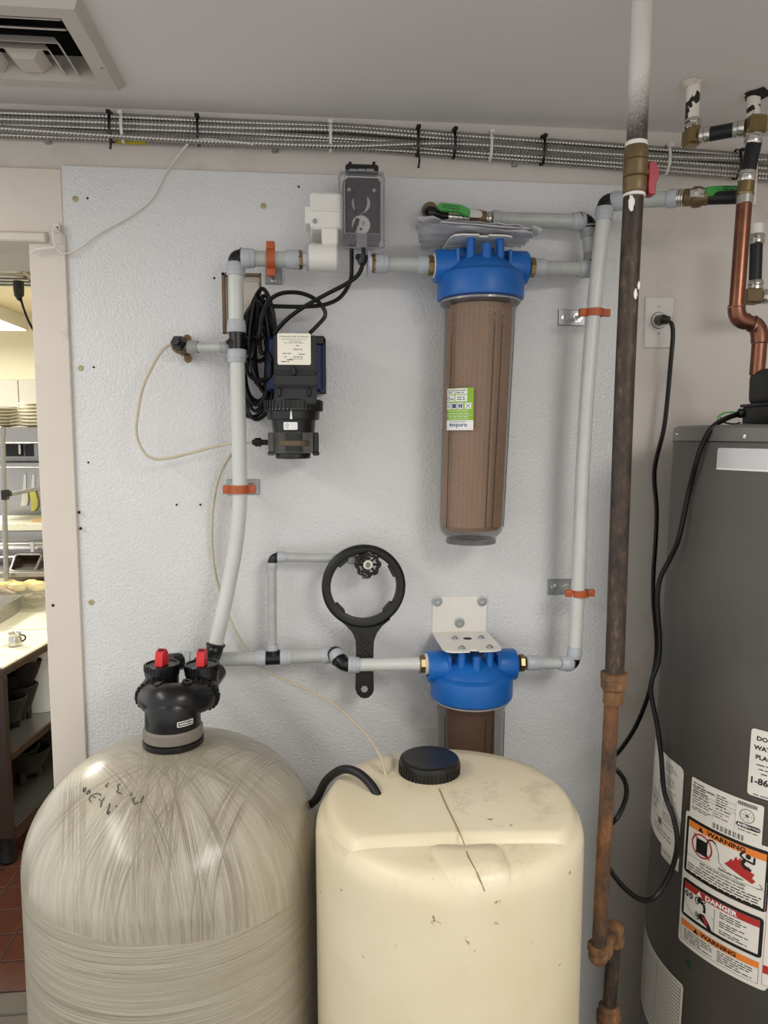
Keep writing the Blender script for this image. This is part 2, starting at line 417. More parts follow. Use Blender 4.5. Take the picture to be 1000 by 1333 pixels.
def struct(mb, name, m, parent=None, **k):
    o = mb.build(name, m, parent, **k)
    if not parent: o['kind'] = 'structure'; WM[o.name] = o.location.copy()
    return o
def dup(root, delta, label=None, group=None):
    r = root.copy(); COL.objects.link(r); r.location = root.location+V(delta)
    if label: r['label'] = label
    if group: r['group'] = group
    for ch in list(root.children):
        c = ch.copy(); COL.objects.link(c); c.parent = r
        for g in list(ch.children):
            d = g.copy(); COL.objects.link(d); d.parent = c
    return r
X, Y_, Z = V((1, 0, 0)), V((0, 1, 0)), V((0, 0, 1))
def boxpx(mb, x0, y0, x1, y1, Y, depth, bev=0):
    xm, ym = (x0+x1)/2, (y0+y1)/2
    a = at(x0, ym, Y).x; b = at(x1, ym, Y).x; t = at(xm, y0, Y).z; u = at(xm, y1, Y).z
    return mb.box((a, Y, u), (b, Y+depth, t), bev)

# ------------------------------------------------------------------ stickers: shapes laid on a surface by wrap(u, v, eps)
_tc = {}
def text_geo(txt, bold):
    if (txt, bold) in _tc: return _tc[txt, bold]
    c = bpy.data.curves.new('t', 'FONT'); c.body = txt; c.align_x = 'CENTER'; c.align_y = 'CENTER'; c.size = 1; c.offset = bold
    c.resolution_u = 2
    o = bpy.data.objects.new('t', c); COL.objects.link(o); bpy.context.view_layer.update()
    me = o.evaluated_get(bpy.context.evaluated_depsgraph_get()).to_mesh()
    r = ([(v.co.x, v.co.y) for v in me.vertices], [tuple(p.vertices) for p in me.polygons])
    bpy.data.objects.remove(o); bpy.data.curves.remove(c)
    _tc[txt, bold] = r; return r
class Decal:
    def __init__(s, wrap): s.w = wrap; s.m = {}
    def mb(s, m): return s.m.setdefault(m, MB())
    def rect(s, m, u0, v0, u1, v1, e=0, n=10):
        b = s.mb(m); vs = []
        for k in range(n+1):
            u = u0+(u1-u0)*k/n; vs += [s.w(u, v0, e), s.w(u, v1, e)]
        b.add(vs, [(2*k, 2*k+2, 2*k+3, 2*k+1) for k in range(n)])
    def rrect(s, m, u0, v0, u1, v1, r, e=0, n=12):
        us = [u0, u0+r*.3, u0+r]+[u0+r+(u1-u0-2*r)*k/n for k in range(1, n)]+[u1-r, u1-r*.3, u1]
        ins = {0: r, 1: r*.3, len(us)-1: r, len(us)-2: r*.3}
        b = s.mb(m); vs = []
        for k, u in enumerate(us):
            d = ins.get(k, 0); vs += [s.w(u, v0+d, e), s.w(u, v1-d, e)]
        b.add(vs, [(2*k, 2*k+2, 2*k+3, 2*k+1) for k in range(len(us)-1)])
    def frame(s, m, u0, v0, u1, v1, t, e=0):
        s.rect(m, u0, v0, u1, v0+t, e); s.rect(m, u0, v1-t, u1, v1, e)
        s.rect(m, u0, v0, u0+t, v1, e, 1); s.rect(m, u1-t, v0, u1, v1, e, 1)
    def text(s, m, txt, u, v, size, e=.0004, bold=.0, wide=1, left=False):
        vs, fs = text_geo(txt, bold)
        if left and vs: u = u-min(p[0] for p in vs)*size*wide
        s.mb(m).add([s.w(u+p[0]*size*wide, v+p[1]*size, e) for p in vs], fs)
    def poly(s, m, pts, e=.0004): s.mb(m).add([s.w(p[0], p[1], e) for p in pts], [tuple(range(len(pts)))])
    def disc(s, m, u, v, r, e=.0004, n=20, ry=None): s.poly(m, [(u+r*cos(2*pi*k/n), v+(ry or r)*sin(2*pi*k/n)) for k in range(n)], e)
    def ring(s, m, u, v, r, t, e=.0004, n=28, ry=None):
        b = s.mb(m); ry = ry or r; vs = []
        for k in range(n):
            a = 2*pi*k/n; vs += [s.w(u+r*cos(a), v+ry*sin(a), e), s.w(u+(r-t)*cos(a), v+(ry-t)*sin(a), e)]
        b.add(vs, [(2*k, (2*k+2) % (2*n), (2*k+3) % (2*n), 2*k+1) for k in range(n)])
    def line(s, m, pts, t, e=.0004):
        b = s.mb(m)
        for (a, c) in zip(pts[:-1], pts[1:]):
            d = V((c[0]-a[0], c[1]-a[1])); 
            if d.length < 1e-7: continue
            n = V((-d.y, d.x)).normalized()*t/2
            b.add([s.w(a[0]-n.x, a[1]-n.y, e), s.w(c[0]-n.x, c[1]-n.y, e), s.w(c[0]+n.x, c[1]+n.y, e), s.w(a[0]+n.x, a[1]+n.y, e)], [(0, 1, 2, 3)])
    def words(s, m, u0, u1, v, h, e=.0004, rng=random, full=True):
        """one line of tiny unreadable print"""
        u = u0; end = u1 if full else u0+(u1-u0)*rng.uniform(.5, .95)
        while u < end-h:
            wd = min(rng.uniform(1.5, 5.5)*h, end-u); s.rect(m, u, v-h*.28, u+wd, v+h*.28, e, 2); u += wd+h*.7
    def build(s, name, parent, base, extra='print'):
        o = None
        order = [base]+[k for k in s.m if k != base]
        for k in order:
            if o is None: o = s.m[k].build(name, k, parent, ang=60)
            else: s.m[k].build({'ink': 'black_print', 'greyink': 'grey_print', 'oink': 'orange_print', 'rink': 'red_print', 'gink': 'green_print', 'bink': 'blue_print', 'wink': 'white_print', 'paper': 'white_field', 'lwhite': 'white_field'}.get(k, extra), k, o, ang=60)['kind'] = 'stuff'
        return o
def planar(o, ux, uy, nrm): return lambda u, v, e=0: o+ux*u+uy*v+nrm*e
def cylwrap(C, R, th, z0, T=None):
    def f(u, v, e=0):
        a = th+u/R; p = V((C[0]+(R+e)*cos(a), C[1]+(R+e)*sin(a), z0+v)); return T @ p if T else p
    return f

# ================================================================== SETTING
ZC, ZO = 2.56, at(0, 312, 0).z            # ceiling height, bottom of the opening's header
XJ = at(57, 650, 0).x                      # edge of the opening
b = MB(); b.box((XJ+.006, 0, 0), (2.3, .3, ZC)); b.box((-2.6, 0, ZO), (XJ+.006, .3, ZC)); wall = struct(b, 'wall_back', 'paint')
XP = at(98, 600, 0).x
b = MB(); b.box((XJ, -.02, 0), (XP+.004, 0, ZO+.01), .002); t1 = struct(b, 'trim_1', 'paint2')
b = MB(); b.box((-2.6, -.014, ZO+.012), (XP, 0, at(40, 221, 0).z), .002); struct(b, 'trim_2', 'paint2')
b = MB(); b.box((-2.6, -.034, at(20, 319, 0).z), (XP-.03, 0, at(20, 307, 0).z), .003); struct(b, 'trim_3', 'paint2')
b = MB(); b.box((XP-.028, -.022, at(80, 322, 0).z), (XP, 0, at(80, 304, 0).z), .002); struct(b, 'trim_4', 'paint2')
# painted-over cover strip hook pieces on the trim
# floor
b = MB(); b.box((-2.6, -3.4, -.05), (2.4, .70, 0)); struct(b, 'floor', 'cementfloor')
b = MB(); b.box((-4.2, .80, -.05), (1.2, 5.2, -.004)); kf = struct(b, 'floor_kitchen', 'grout')
b = MB(); b.box((-2.6, .70, -.05), (1.2, .80, .006), .004); struct(b, 'trim_5', 'cementfloor')
b = MB(); ts = .1535; b.box((0, 0, -.012), (ts-.008, ts-.008, 0), .0025)
tile0 = None
for i in range(9):
    for j in range(15):
        p = V((-2.05+i*ts+ts/2, .81+j*ts+ts/2, -.006))
        if tile0 is None: tile0 = b.build('tile', 'tile', kf); o = tile0
        else: o = tile0.copy(); COL.objects.link(o)
        o.location = p+V((0, 0, random.uniform(-.0006, .0008)))
# ceiling with a square opening for the air vent
VX0, VX1, VY0, VY1 = -.655, -.345, -.40, -.105
b = MB(); iv = .03
for a, c in (((-2.6, -3.4), (2.4, VY0+iv)), ((-2.6, VY1-iv), (2.4, .3)), ((-2.6, VY0+iv), (VX0+iv, VY1-iv)), ((VX1-iv, VY0+iv), (2.4, VY1-iv))):
    b.box((a[0], a[1], ZC), (c[0], c[1], ZC+.03))
struct(b, 'ceiling', 'ceiling')

b = MB(); b.box((2.3, -3.4, 0), (2.4, .3, ZC)); struct(b, 'wall_right_unseen', 'paint')  # unseen wall, added to block ambient light from the right
# kitchen shell
b = MB(); b.box((-4.2, 5, 0), (1.2, 5.1, 2.85)); struct(b, 'wall_kitchen_back', 'kwall')
b = MB(); b.box((1.1, .3, 0), (1.2, 5, 2.85)); struct(b, 'wall_kitchen_right', 'kwall')
b = MB(); b.box((-4.2, .3, 2.8), (1.2, 5.1, 2.85)); struct(b, 'ceiling_kitchen', 'kceil')

# white pebbled panel with a sawn cut-out
PT = -.012
px0, px1, pzt = XP, at(780, 1333, 0).x, at(300, 226, 0).z
hx0, hx1 = at(290, 395, 0).x, at(341, 395, 0).x; hz1, hz0 = at(315, 357, 0).z, at(315, 436, 0).z
b = MB()
for (xa, xb, za, zb) in ((px0, hx0, .03, pzt), (hx1, px1, .03, pzt), (hx0, hx1, .03, hz0), (hx0, hx1, hz1, pzt)):
    b.box((xa, PT, za), (xb, -.0005, zb))
panel = struct(b, 'wall_panel', 'frp')
b = MB()
b.box((hx0, PT-.0004, hz0), (hx0+.006, -.0004, hz1)); b.box((hx0, PT-.0004, hz1-.005), (hx1, -.0004, hz1))
b.box((hx1-.003, PT-.0004, hz0), (hx1, -.0004, hz1)); b.box((hx0, PT-.0004, hz0), (hx1, -.0004, hz0+.003))
b.build('sawn_edge', 'ply', panel)
b = MB(); b.box((hx0+.012, -.005, hz0+.02), (hx1-.004, -.0006, hz1-.016), .001); b.build('patch_board', 'paint2', panel)
scr = None
for (sx, sy) in ((98, 259), (343, 268), (105, 479), (119, 784)):
    p = at(sx, sy, PT)
    b = MB(); b.lathe(p, -Y_, [(.0065, 0), (.006, .0014), (.0035, .0018), (.0032, .0006), (1e-5, .0006)], 14)
    o = b.build('screw', 'palebrass', panel)
for (sx, sy) in ((114, 258), (122, 478), (115, 602), (230, 657), (261, 657), (389, 243), (279, 362)):
    b = MB(); b.lathe(at(sx, sy, PT), -Y_, [(.0026, 0), (.0024, .0006), (1e-5, .0005)], 10); b.build('screw_hole', 'ink', panel)
for (sx, sy) in ((103, 667), (105, 688), (69, 788)):
    b = MB(); b.lathe(at(sx, sy, -.02), -Y_, [(.0035, 0), (.003, .0012), (1e-5, .0005)], 8); b.build('chip', 'dark', t1)

# ------------------------------------------------------------------ ceiling vent
vt = thing('ceiling_vent', 'white square louvred air vent in the ceiling', 'vent', ((VX0+VX1)/2, (VY0+VY1)/2, ZC))
fr = MB(); fw, fh = .04, .016
def slope_frame(b, x0, y0, x1, y1, wd, za, zb):
    o = [(x0, y0), (x1, y0), (x1, y1), (x0, y1)]; i = [(x0+wd, y0+wd), (x1-wd, y0+wd), (x1-wd, y1-wd), (x0+wd, y1-wd)]
    oo = [(x0+.012, y0+.012), (x1-.012, y0+.012), (x1-.012, y1-.012), (x0+.012, y1-.012)]
    vs = [(*p, za) for p in o]+[(*p, zb) for p in oo]+[(*p, zb) for p in i]+[(*p, za+.03) for p in i]
    fs = []
    for r in range(3):
        for k in range(4):
            q = (k+1) % 4; fs.append((r*4+k, r*4+q, (r+1)*4+q, (r+1)*4+k))
    b.add(vs, fs)
slope_frame(fr, VX0, VY0, VX1, VY1, fw, ZC, ZC-fh); fr.build('frame', 'vent', vt, flat=True)
b = MB(); b.box((VX0+.028, VY0+.028, ZC+.10), (VX1-.028, VY1-.028, ZC+.11))
for (a, c) in (((VX0+.026, VY0+.026), (VX1-.026, VY0+.031)), ((VX0+.026, VY1-.031), (VX1-.026, VY1-.026)), ((VX0+.026, VY0+.026), (VX0+.031, VY1-.026)), ((VX1-.031, VY0+.026), (VX1-.026, VY1-.026))):
    b.box((*a, ZC+.012), (*c, ZC+.11))
b.build('duct', 'dark', vt)
ix0, ix1, iy0, iy1 = VX0+fw, VX1-fw, VY0+fw, VY1-fw
sl = V((0, .8, .6))
for k in range(4):
    y = iy0+.012+k*.030
    if k < 3:
        b = MB(); b.obox(((ix0+ix1)/2, y, ZC+.004), (X, V((0, .86, .5)), V((0, -.5, .86))), ((ix1-ix0)/2-.012, .011, .0014), .001); b.build('louver', 'vent', vt)
for k, ins in enumerate((.034, .058)):                     # two louvres that turn the corner around the middle plate
    y = iy0+.098+k*.024; xl, xr = ix0+ins, ix1-ins
    b = MB(); e = .012
    vs = [(xl, y, ZC-.006), (xr, y, ZC-.006), (xr, iy1-.002, ZC-.006), (xl, iy1-.002, ZC-.006), (xl+e, y+e, ZC+.010), (xr-e, y+e, ZC+.010), (xr-e, iy1-.002, ZC+.010), (xl+e, iy1-.002, ZC+.010)]
    vs2 = [(p[0]+(.0018 if p[0] < (xl+xr)/2 else -.0018), p[1]+(.0018 if j % 4 < 2 else 0), p[2]) for j, p in enumerate(vs)]
    fs = [(0, 1, 5, 4), (1, 2, 6, 5), (3, 0, 4, 7)]
    b.add(vs+vs2, fs+[tuple(i+8 for i in f[::-1]) for f in fs]+[(0, 8, 9, 1), (1, 9, 10, 2), (3, 11, 8, 0)])
    b.build('louver', 'vent', vt, flat=True)
b = MB(); xl, xr, ya, yb = ix0+.082, ix1-.082, iy0+.146, iy1-.002
vs = [(xl, ya, ZC+.01), (xr, ya, ZC+.01), (xr, yb, ZC+.01), (xl, yb, ZC+.01), (xl+.016, ya+.012, ZC-.006), (xr-.016, ya+.012, ZC-.006), (xr-.016, yb-.006, ZC-.006), (xl+.016, yb-.006, ZC-.006)]
b.add(vs, [(0, 1, 5, 4), (1, 2, 6, 5), (2, 3, 7, 6), (3, 0, 4, 7), (4, 5, 6, 7), (3, 2, 1, 0)]); b.build('middle_plate', 'vent', vt, flat=True)
b = MB(); b.lathe((VX1-.02, -.205, ZC-fh), -Z, [(.004, 0), (.003, .0015), (1e-5, .001)], 10); b.build('screw', 'zinc', vt)

# ------------------------------------------------------------------ metal conduits along the top of the wall
def cy(x):
    pts = [(0, 161), (150, 166), (300, 172), (450, 179), (600, 187.5), (800, 203), (1000, 217)]
    for (a, b_), (c, d) in zip(pts[:-1], pts[1:]):
        if x <= c: return b_+(d-b_)*(x-a)/(c-a)
    return pts[-1][1]
names = ['uppermost', 'second from the top', 'third from the top', 'fourth from the top', 'lowest', 'front crossing']
strands = [([-14, -14, -13, -14, -11, -12.5, -12], .0), ([-6, -6, -6, -9, -5, -4.5, -5], .004), ([1.5, 1.5, 1, 2, 3, 2.5, 2.5], .003), ([9, 9.5, 9, 6, 10, 9, 10], .0), ([14.5, 15.5, 15.5, 13, 15, 14, 16], -.006), ([6, 11, 13, 11, 0, -2, -9], .013)]
KX = [0, 150, 300, 450, 600, 800, 1000]
def ribbed(b, P, r, pitch=.0074, seg=10):
    L = [0]
    for a, c in zip(P[:-1], P[1:]): L.append(L[-1]+(c-a).length)
    n = int(L[-1]/pitch); pts = []; rr = []; j = 0
    for i in range(n*4):
        d = i*pitch/4
        while j < len(L)-2 and L[j+1] < d: j += 1
        f = (d-L[j])/max(1e-9, L[j+1]-L[j]); pts.append(P[j].lerp(P[j+1], f)); rr.append(r*(.82, 1.0, 1.05, .96)[i % 4])
    return b.tube(pts, rr, seg)
CONDY = -.018
for i, (offs, dy) in enumerate(strands):
    P = [at(x, cy(x)+o, CONDY-dy) for x, o in zip(KX, offs)]
    P = [P[0]+(P[0]-P[1])*2.2]+P+[P[-1]+(P[-1]-P[-2])*2.2]
    b = MB(); ribbed(b, spline(P, 14), .0073)
    o = b.build('flexible_conduit', 'conduit')
    tag(o, 'ribbed metal conduit along the wall top, %s of the bundle' % names[i], 'conduit', 'metal conduits along the wall top')
    if i == 4:
        pass
p = [at(x, cy(x)+15.3, CONDY+.006) for x in (151, 160, 175, 191)]
b = MB(); b.tube(spline(p, 4), .0086, 12); tag(b.build('tape_band', 'yellowtape'), 'yellow tape wrapped around the lowest conduit at left', 'tape')
def tie(px, col, lab, tail=None):
    c = at(px, cy(px)+1, CONDY); s = mpp(c)
    t = thing('cable_tie', lab, 'cable tie', c, 'cable ties around the conduits')
    hh = 18.5*s
    pts = [c+V((0, -.020*sin(a)-.004, hh*cos(a)*1.02)) for a in [2*pi*k/20 for k in range(20)]]
    b = MB(); 
    for a, d in zip(pts, pts[1:]+pts[:1]): b.obox((a+d)/2, (d-a, X, (d-a).cross(X)), ((d-a).length/2+.0003, .0028, .0008))
    b.build('band', col, t)
    b = MB(); b.box(c+V((-.0045, -.030, hh*.62)), c+V((.0045, -.023, hh*.62+.007)), .001); b.build('buckle', col, t)
    if tail:
        b = MB(); q = [c+V((0, -.018, -hh)), c+V((.002, -.024, -hh-.012)), c+V((.000, -.022, -hh-tail))]
        b.tube(spline(q, 4), [.0024]*8+[.0036], 6); b.build('tail', col, t)
tie(161, 'clamptie', 'translucent white cable tie over the yellow tape')
tie(259, 'black', 'black cable tie where the white cable leaves the bundle')
tie(146, 'black', 'black cable tie with its tail hanging left of the yellow tape', .02)
tie(430, 'clamptie', 'white cable tie left of the grey outlet box')
tie(543, 'black', 'black cable tie with long tail right of the outlet box', .03)
tie(590, 'black', 'black cable tie right of the hanging tail')
tie(637, 'clamptie', 'white cable tie in the middle of the right half of the bundle')
tie(705, 'black', 'black cable tie left of the tall painted pipe')
tie(866, 'clamptie', 'white cable tie right of the red lever')
tie(957, 'black', 'black cable tie near the copper pipes')
for (x, l) in ((62, 'left of the yellow tape'), (358, 'left of the grey outlet box'), (670, 'left of the tall painted pipe')):
    c = at(x, cy(x)+18, -.004); t = thing('conduit_strap', 'small one-hole metal strap under the bundle, '+l, 'strap', c, 'conduit straps')
    b = MB(); b.box(c+V((-.006, -.004, -.010)), c+V((.006, .004, .03)), .001); b.build('tab', 'zinc', t)
    b = MB(); b.cyl(c+V((0, -.004, -.004)), c+V((0, -.008, -.004)), .004, .0025, 10); b.build('screw', 'zinc', t)
# thin white cable
P = [(330, 188, -.035), (300, 184, -.036), (262, 181, -.036), (248, 184, -.032), (232, 203, -.016), (214, 228, -.016), (198, 258, -.016), (170, 281, -.017), (130, 303, -.018), (100, 325, -.022), (82, 330, -.03), (73, 321, -.034), (69, 306, -.034), (71, 294, -.034), (74, 300, -.032)]
b = MB(); b.tube(spline([at(*p) for p in P], 8), .0020, 8)
wc = b.build('white_cable', 'whitecable'); tag(wc, 'thin white cable drooping from the conduits to the door trim', 'cable')
P = [(72, 322, -.038), (60, 323, -.038), (48, 325, -.037), (41, 329, -.034)]
b = MB(); b.tube(spline([at(*p) for p in P], 6), .0026, 8)
tag(b.build('white_cable', 'whitecable'), 'short white cable end running left under the door header ledge', 'cable')
c = at(75, 300, -.014); t = thing('cable_clip', 'small white cable clip nailed at the corner of the door trim', 'clip', c)
b = MB(); b.box(c+V((-.004, -.014, -.008)), c+V((.008, 0, .012)), .002); b.build('clip_body', 'whitecable', t)
b = MB(); b.cyl(c+V((.004, -.014, .002)), c+V((.004, -.017, .002)), .002, seg=8); b.build('nail', 'greyink', t)

# ================================================================== PLASTIC PLUMBING
TY = -.105
def run(name, label, cat, segs, group=None):
    """segs: (kind, points as (px,py,Y), radius, material)"""
    first = at(*segs[0][1][0]); t = thing(name, label, cat, first, group)
    for sg in segs:
        kind, pts, r, m = sg[:4]; P = [at(*p) for p in pts]; b = MB()
        if kind in ('coupling', 'collar', 'sleeve'):
            L = (P[1]-P[0]).length; bv = min(.0022, L*.2)
            b.lathe(P[0], P[1]-P[0], [(r*.8, 0), (r-bv*.6, 0), (r, bv), (r*1.0, L*.62), (r*.955, L*.66), (r*.95, L-bv), (r*.9, L), (r*.75, L)], 24)
        elif kind == 'hex_nut':
            L = (P[1]-P[0]).length; b.lathe(P[0], P[1]-P[0], [(r*.86, 0), (r, L*.15), (r, L*.85), (r*.86, L)], 8)
        elif kind == 'crimp_ring':
            L = (P[1]-P[0]).length; d = L/8
            pr = [(r*.9, 0)]
            for k in range(3): pr += [(r*1.05, L*(k+.15)/3), (r*1.05, L*(k+.6)/3), (r*.94, L*(k+.8)/3)]
            b.lathe(P[0], P[1]-P[0], pr+[(r*.9, L)], 20)
        elif kind == 'elbow':
            a, c, e = P; pts2 = [a]+[(a*(1-q)**2+c*2*q*(1-q)+e*q*q) for q in (.2, .35, .5, .65, .8)]+[e]
            b.tube(pts2, r, 18)
            for (p, q) in ((a, c), (e, c)):
                d = (q-p).normalized(); b.lathe(p, d, [(r*1.02, 0), (r*1.14, .001), (r*1.14, .004), (r*1.02, .005)], 18)
        elif kind == 'tee':
            a, c, e = P; b.cyl(a, c, r, seg=18, bev=.001); b.cyl((a+c)/2, e, r*.95, seg=18, bev=.001)
        elif kind == 'flange': b.cyl(P[0], P[1], r, seg=24)
        elif kind in ('pipe',):
            b.tube(spline(P, 10) if len(P) > 2 else P, r, 18); kind = 'pipe'
        b.build(kind, m, t)
    return t
C, C2, PX, PG, BK = 'coup', 'coup2', 'pex', 'pexg', 'black'
# left riser, from top elbow down to the tank valve
RY = -.095
riser = run('water_pipe', 'tall milky riser pipe left of the pump, bending down to the grey tank valve', 'pipe', [
    ('elbow', [(316, 335, RY), (305, 335, RY), (308, 346, RY)], .0165, BK),
    ('coupling', [(307, 342, RY), (307, 359, RY)], .0195, C),
    ('pipe', [(307, 355, RY), (307.5, 425, RY)], .0152, PX),
    ('coupling', [(308, 433, RY), (308, 417, RY)], .0195, C),
    ('tee', [(308, 431, RY), (308.5, 457, RY), (300, 452, RY)], .0158, BK),
    ('coupling', [(308.5, 455, RY), (308.5, 472, RY)], .0195, C),
    ('pipe', [(309, 468, RY), (310.5, 540, RY), (312, 620, RY), (312, 660, RY), (307, 710, RY), (297, 765, RY), (287, 812, RY+.0), (280, 842, RY)], .0152, PX),
    ('elbow', [(281, 838, RY), (277, 862, RY), (262, 866, RY-.06)], .018, BK)])
run('water_pipe', 'short horizontal pipe between the top left elbow and the white meter', 'pipe', [
    ('coupling', [(314, 336, TY), (332, 336.5, TY)], .0195, C), ('pipe', [(328, 336.5, TY), (378, 338, TY)], .0155, PG),
    ('coupling', [(390, 338, TY), (372, 338, TY)], .0195, C), ('hex_nut', [(387, 338, TY), (394, 338, TY)], .0195, 'brass'),
    ('sleeve', [(393, 338, TY), (400, 338, TY)], .014, 'white')])
run('water_pipe', 'short horizontal pipe between the outlet box and the tall filter', 'pipe', [
    ('flange', [(478.5, 343, TY), (480, 343, TY)], .0275, 'violet'), ('sleeve', [(479, 343, TY), (486, 343, TY)], .0165, 'white'), ('hex_nut', [(484, 343, TY), (492, 343, TY)], .0195, 'brass'),
    ('coupling', [(488, 343, TY), (505, 343.5, TY)], .0195, C), ('pipe', [(500, 343.5, TY), (550, 345, TY)], .0155, PG),
    ('coupling', [(560, 345, TY), (543, 345, TY)], .019, C), ('hex_nut', [(556, 345.5, TY), (565, 345.5, TY)], .021, 'brass'), ('collar', [(564, 346, TY), (570, 346, TY)], .025, 'white')])
# injection branch
inj = run('injection_branch', 'short grey branch pipe ending in the brass injection elbow at left', 'pipe', [
    ('coupling', [(301, 452.5, RY+.01), (287, 452.5, RY+.012)], .0125, C2), ('pipe', [(292, 452.5, RY+.01), (256, 452, RY+.03)], .0095, PG),
    ('coupling', [(245, 452, RY+.035), (258, 452, RY+.03)], .0135, C2)])
p = at(238, 452, -.055)
b = MB(); b.lathe(p+V((0, .035, .0)), V((-.14, -1, .12)), [(.013, 0), (.0165, .004), (.0165, .03), (.0185, .032), (.0185, .038), (.0165, .040), (.012, .040)], 18)
b.tube([p+V((0, 0, 0)), p+V((.012, 0, 0))], .012, 14); b.build('brass_elbow', 'bronze', inj)
b = MB()
for sg in (1, -1):
    q = p+V((.006, .026, sg*.021)); b.lathe(q, -Y_, [(.0085, -.002), (.0085, .003), (.003, .003), (.003, .001)], 14)
    b.box(q+V((-.005, -.002, -.012 if sg > 0 else .0)), q+V((.005, .002, .0 if sg > 0 else .012)))
b.build('mounting_ear', 'bronze', inj)
b = MB(); q = p+V((-.006, -.006, .006)); dr = V((-.14, -1, .12))
b.lathe(q, dr, [(.0155, 0), (.0155, .012), (.013, .016), (.008, .016), (.008, .024), (.005, .024)], 6); b.build('compression_nut', 'black', inj)
tipinj = q+dr.normalized()*.02
# white meter in the top run
mt = thing('water_meter', 'white angular plastic meter body beside the grey outlet box', 'meter', at(418, 335, TY))
b = MB(); s_ = mpp(at(418, 335, TY))
p0, p1 = at(400, 335, TY), at(439, 336, TY)
b.cyl(p0, p1, .0265, seg=24, bev=.003); b.build('lower_body', 'white', mt)
b = MB(); b.prism([(-.5, 0), (.5, 0), (.5, 1), (0, 1)], at(427, 333, TY-.012), X*(24*s_), Z*(22*s_), V((0, .03, 0))); b.build('gusset', 'white', mt)
b = MB(); boxpx(b, 419, 295, 441, 318, TY-.016, .035, .004); b.build('neck', 'white', mt)
b = MB(); boxpx(b, 404, 250, 446, 298, TY-.012, .10, .004); hs = b.build('housing', 'white', mt)
b = MB(); boxpx(b, 405, 272, 446, 275, TY-.015, .01, .001); b.build('seam', 'white', hs)
b = MB(); b.lathe(at(410, 288, TY-.012), -Y_, [(.005, 0), (.005, .002), (.003, .002), (.003, .0005), (1e-5, .0005)], 14); b.build('port', 'zinc', hs)
b = MB(); boxpx(b, 397, 268, 405, 291, TY-.008, .06, .002); b.build('side_tab', 'white', mt)
b = MB(); b.lathe(at(399.5, 335, TY), X, [(.0275, 0), (.0275, .002)], 24); b.build('collar', 'violet', mt)

# pipe clamps: zinc plate, stand-off bolt, orange strap
def clamp(label, plate, pc, vertical, pr, cw, group='orange pipe clamps'):
    """plate: px box of the zinc plate on the panel; pc: pipe centre (px,py,Y)"""
    c = at(*pc); t = thing('pipe_clamp', label, 'pipe clamp', at((plate[0]+plate[2])/2, (plate[1]+plate[3])/2, PT), group)
    b = MB(); boxpx(b, *plate, PT-.004, .004, .0012); pl = b.build('plate', 'zinc', t)
    x0, y0, x1, y1 = plate
    if vertical: scs = [((x0+x1)/2, y1-7)]; bp = ((x0+x1)/2, y0+5)
    else: scs = [(x0+8, (y0+y1)/2)]; bp = (x1-10, (y0+y1)/2)
    for q in scs:
        b = MB(); b.lathe(at(*q, PT-.004), -Y_, [(.0075, 0), (.007, .0015), (.004, .0018), (.0035, .0004), (1e-5, .0004)], 14); b.build('screw', 'chrome', t)
    q = at(*bp, PT-.004)
    b = MB(); b.lathe(q, -Y_, [(.011, 0), (.011, .002), (.0075, .002), (.0075, .008)], 6); b.build('nut', 'chrome', t)
    e = V((q.x, c.y, q.z)) if vertical else V((c.x-pr-.006, c.y, c.z))
    b = MB(); b.tube([q, e], .0042, 10); b.build('bolt', 'chrome', t)
    ax = X if vertical else Z; b = MB()                       # strap: ring around the pipe + two lugs
    ro, wd = pr+.0045, cw
    u_, v_ = (Z, Y_) if vertical else (X, Y_)
    ring = []
    for k in range(24):
        a = 2*pi*k/24; d = u_*cos(a)+v_*sin(a); ring.append(c+d*(ro-.002))
    vs = []; fs = []
    for k in range(24):
        a = 2*pi*k/24; d = u_*cos(a)+v_*sin(a)
        vs += [c+d*ro-ax*wd, c+d*ro+ax*wd, c+d*(pr+.0003)+ax*wd, c+d*(pr+.0003)-ax*wd]
    for k in range(24):
        q2 = (k+1) % 24
        for j in range(4): fs.append((k*4+j, k*4+(j+1) % 4, q2*4+(j+1) % 4, q2*4+j))
    b.add(vs, fs); b.build('strap', 'orange', t)
    for sg in (1, -1):
        b = MB(); b.obox(c+u_*sg*(ro+.006), (u_, ax, v_), (.008, wd*1.05, .0055), .0025, 2)
        b.cyl(c+u_*sg*(ro+.007)-v_*.0075, c+u_*sg*(ro+.007)+v_*.0075, .0035, seg=8); b.build('lug', 'orange', t)
clamp('orange clamp on the short pipe beside the top left elbow', (345, 347, 367, 370), (352.5, 337, TY), True, .0158, .0085)
clamp('orange clamp on the left riser below the pump', (295, 624, 338, 644), (311.5, 637, RY), False, .0155, .0085)
clamp('orange clamp on the right riser below the tall filter cap', (727, 403, 762, 424), (774, 407, -.115), False, .0155, .0075)
clamp('orange clamp on the right riser above the short filter', (713, 754, 748, 774), (755, 772, -.115), False, .0145, .0075)

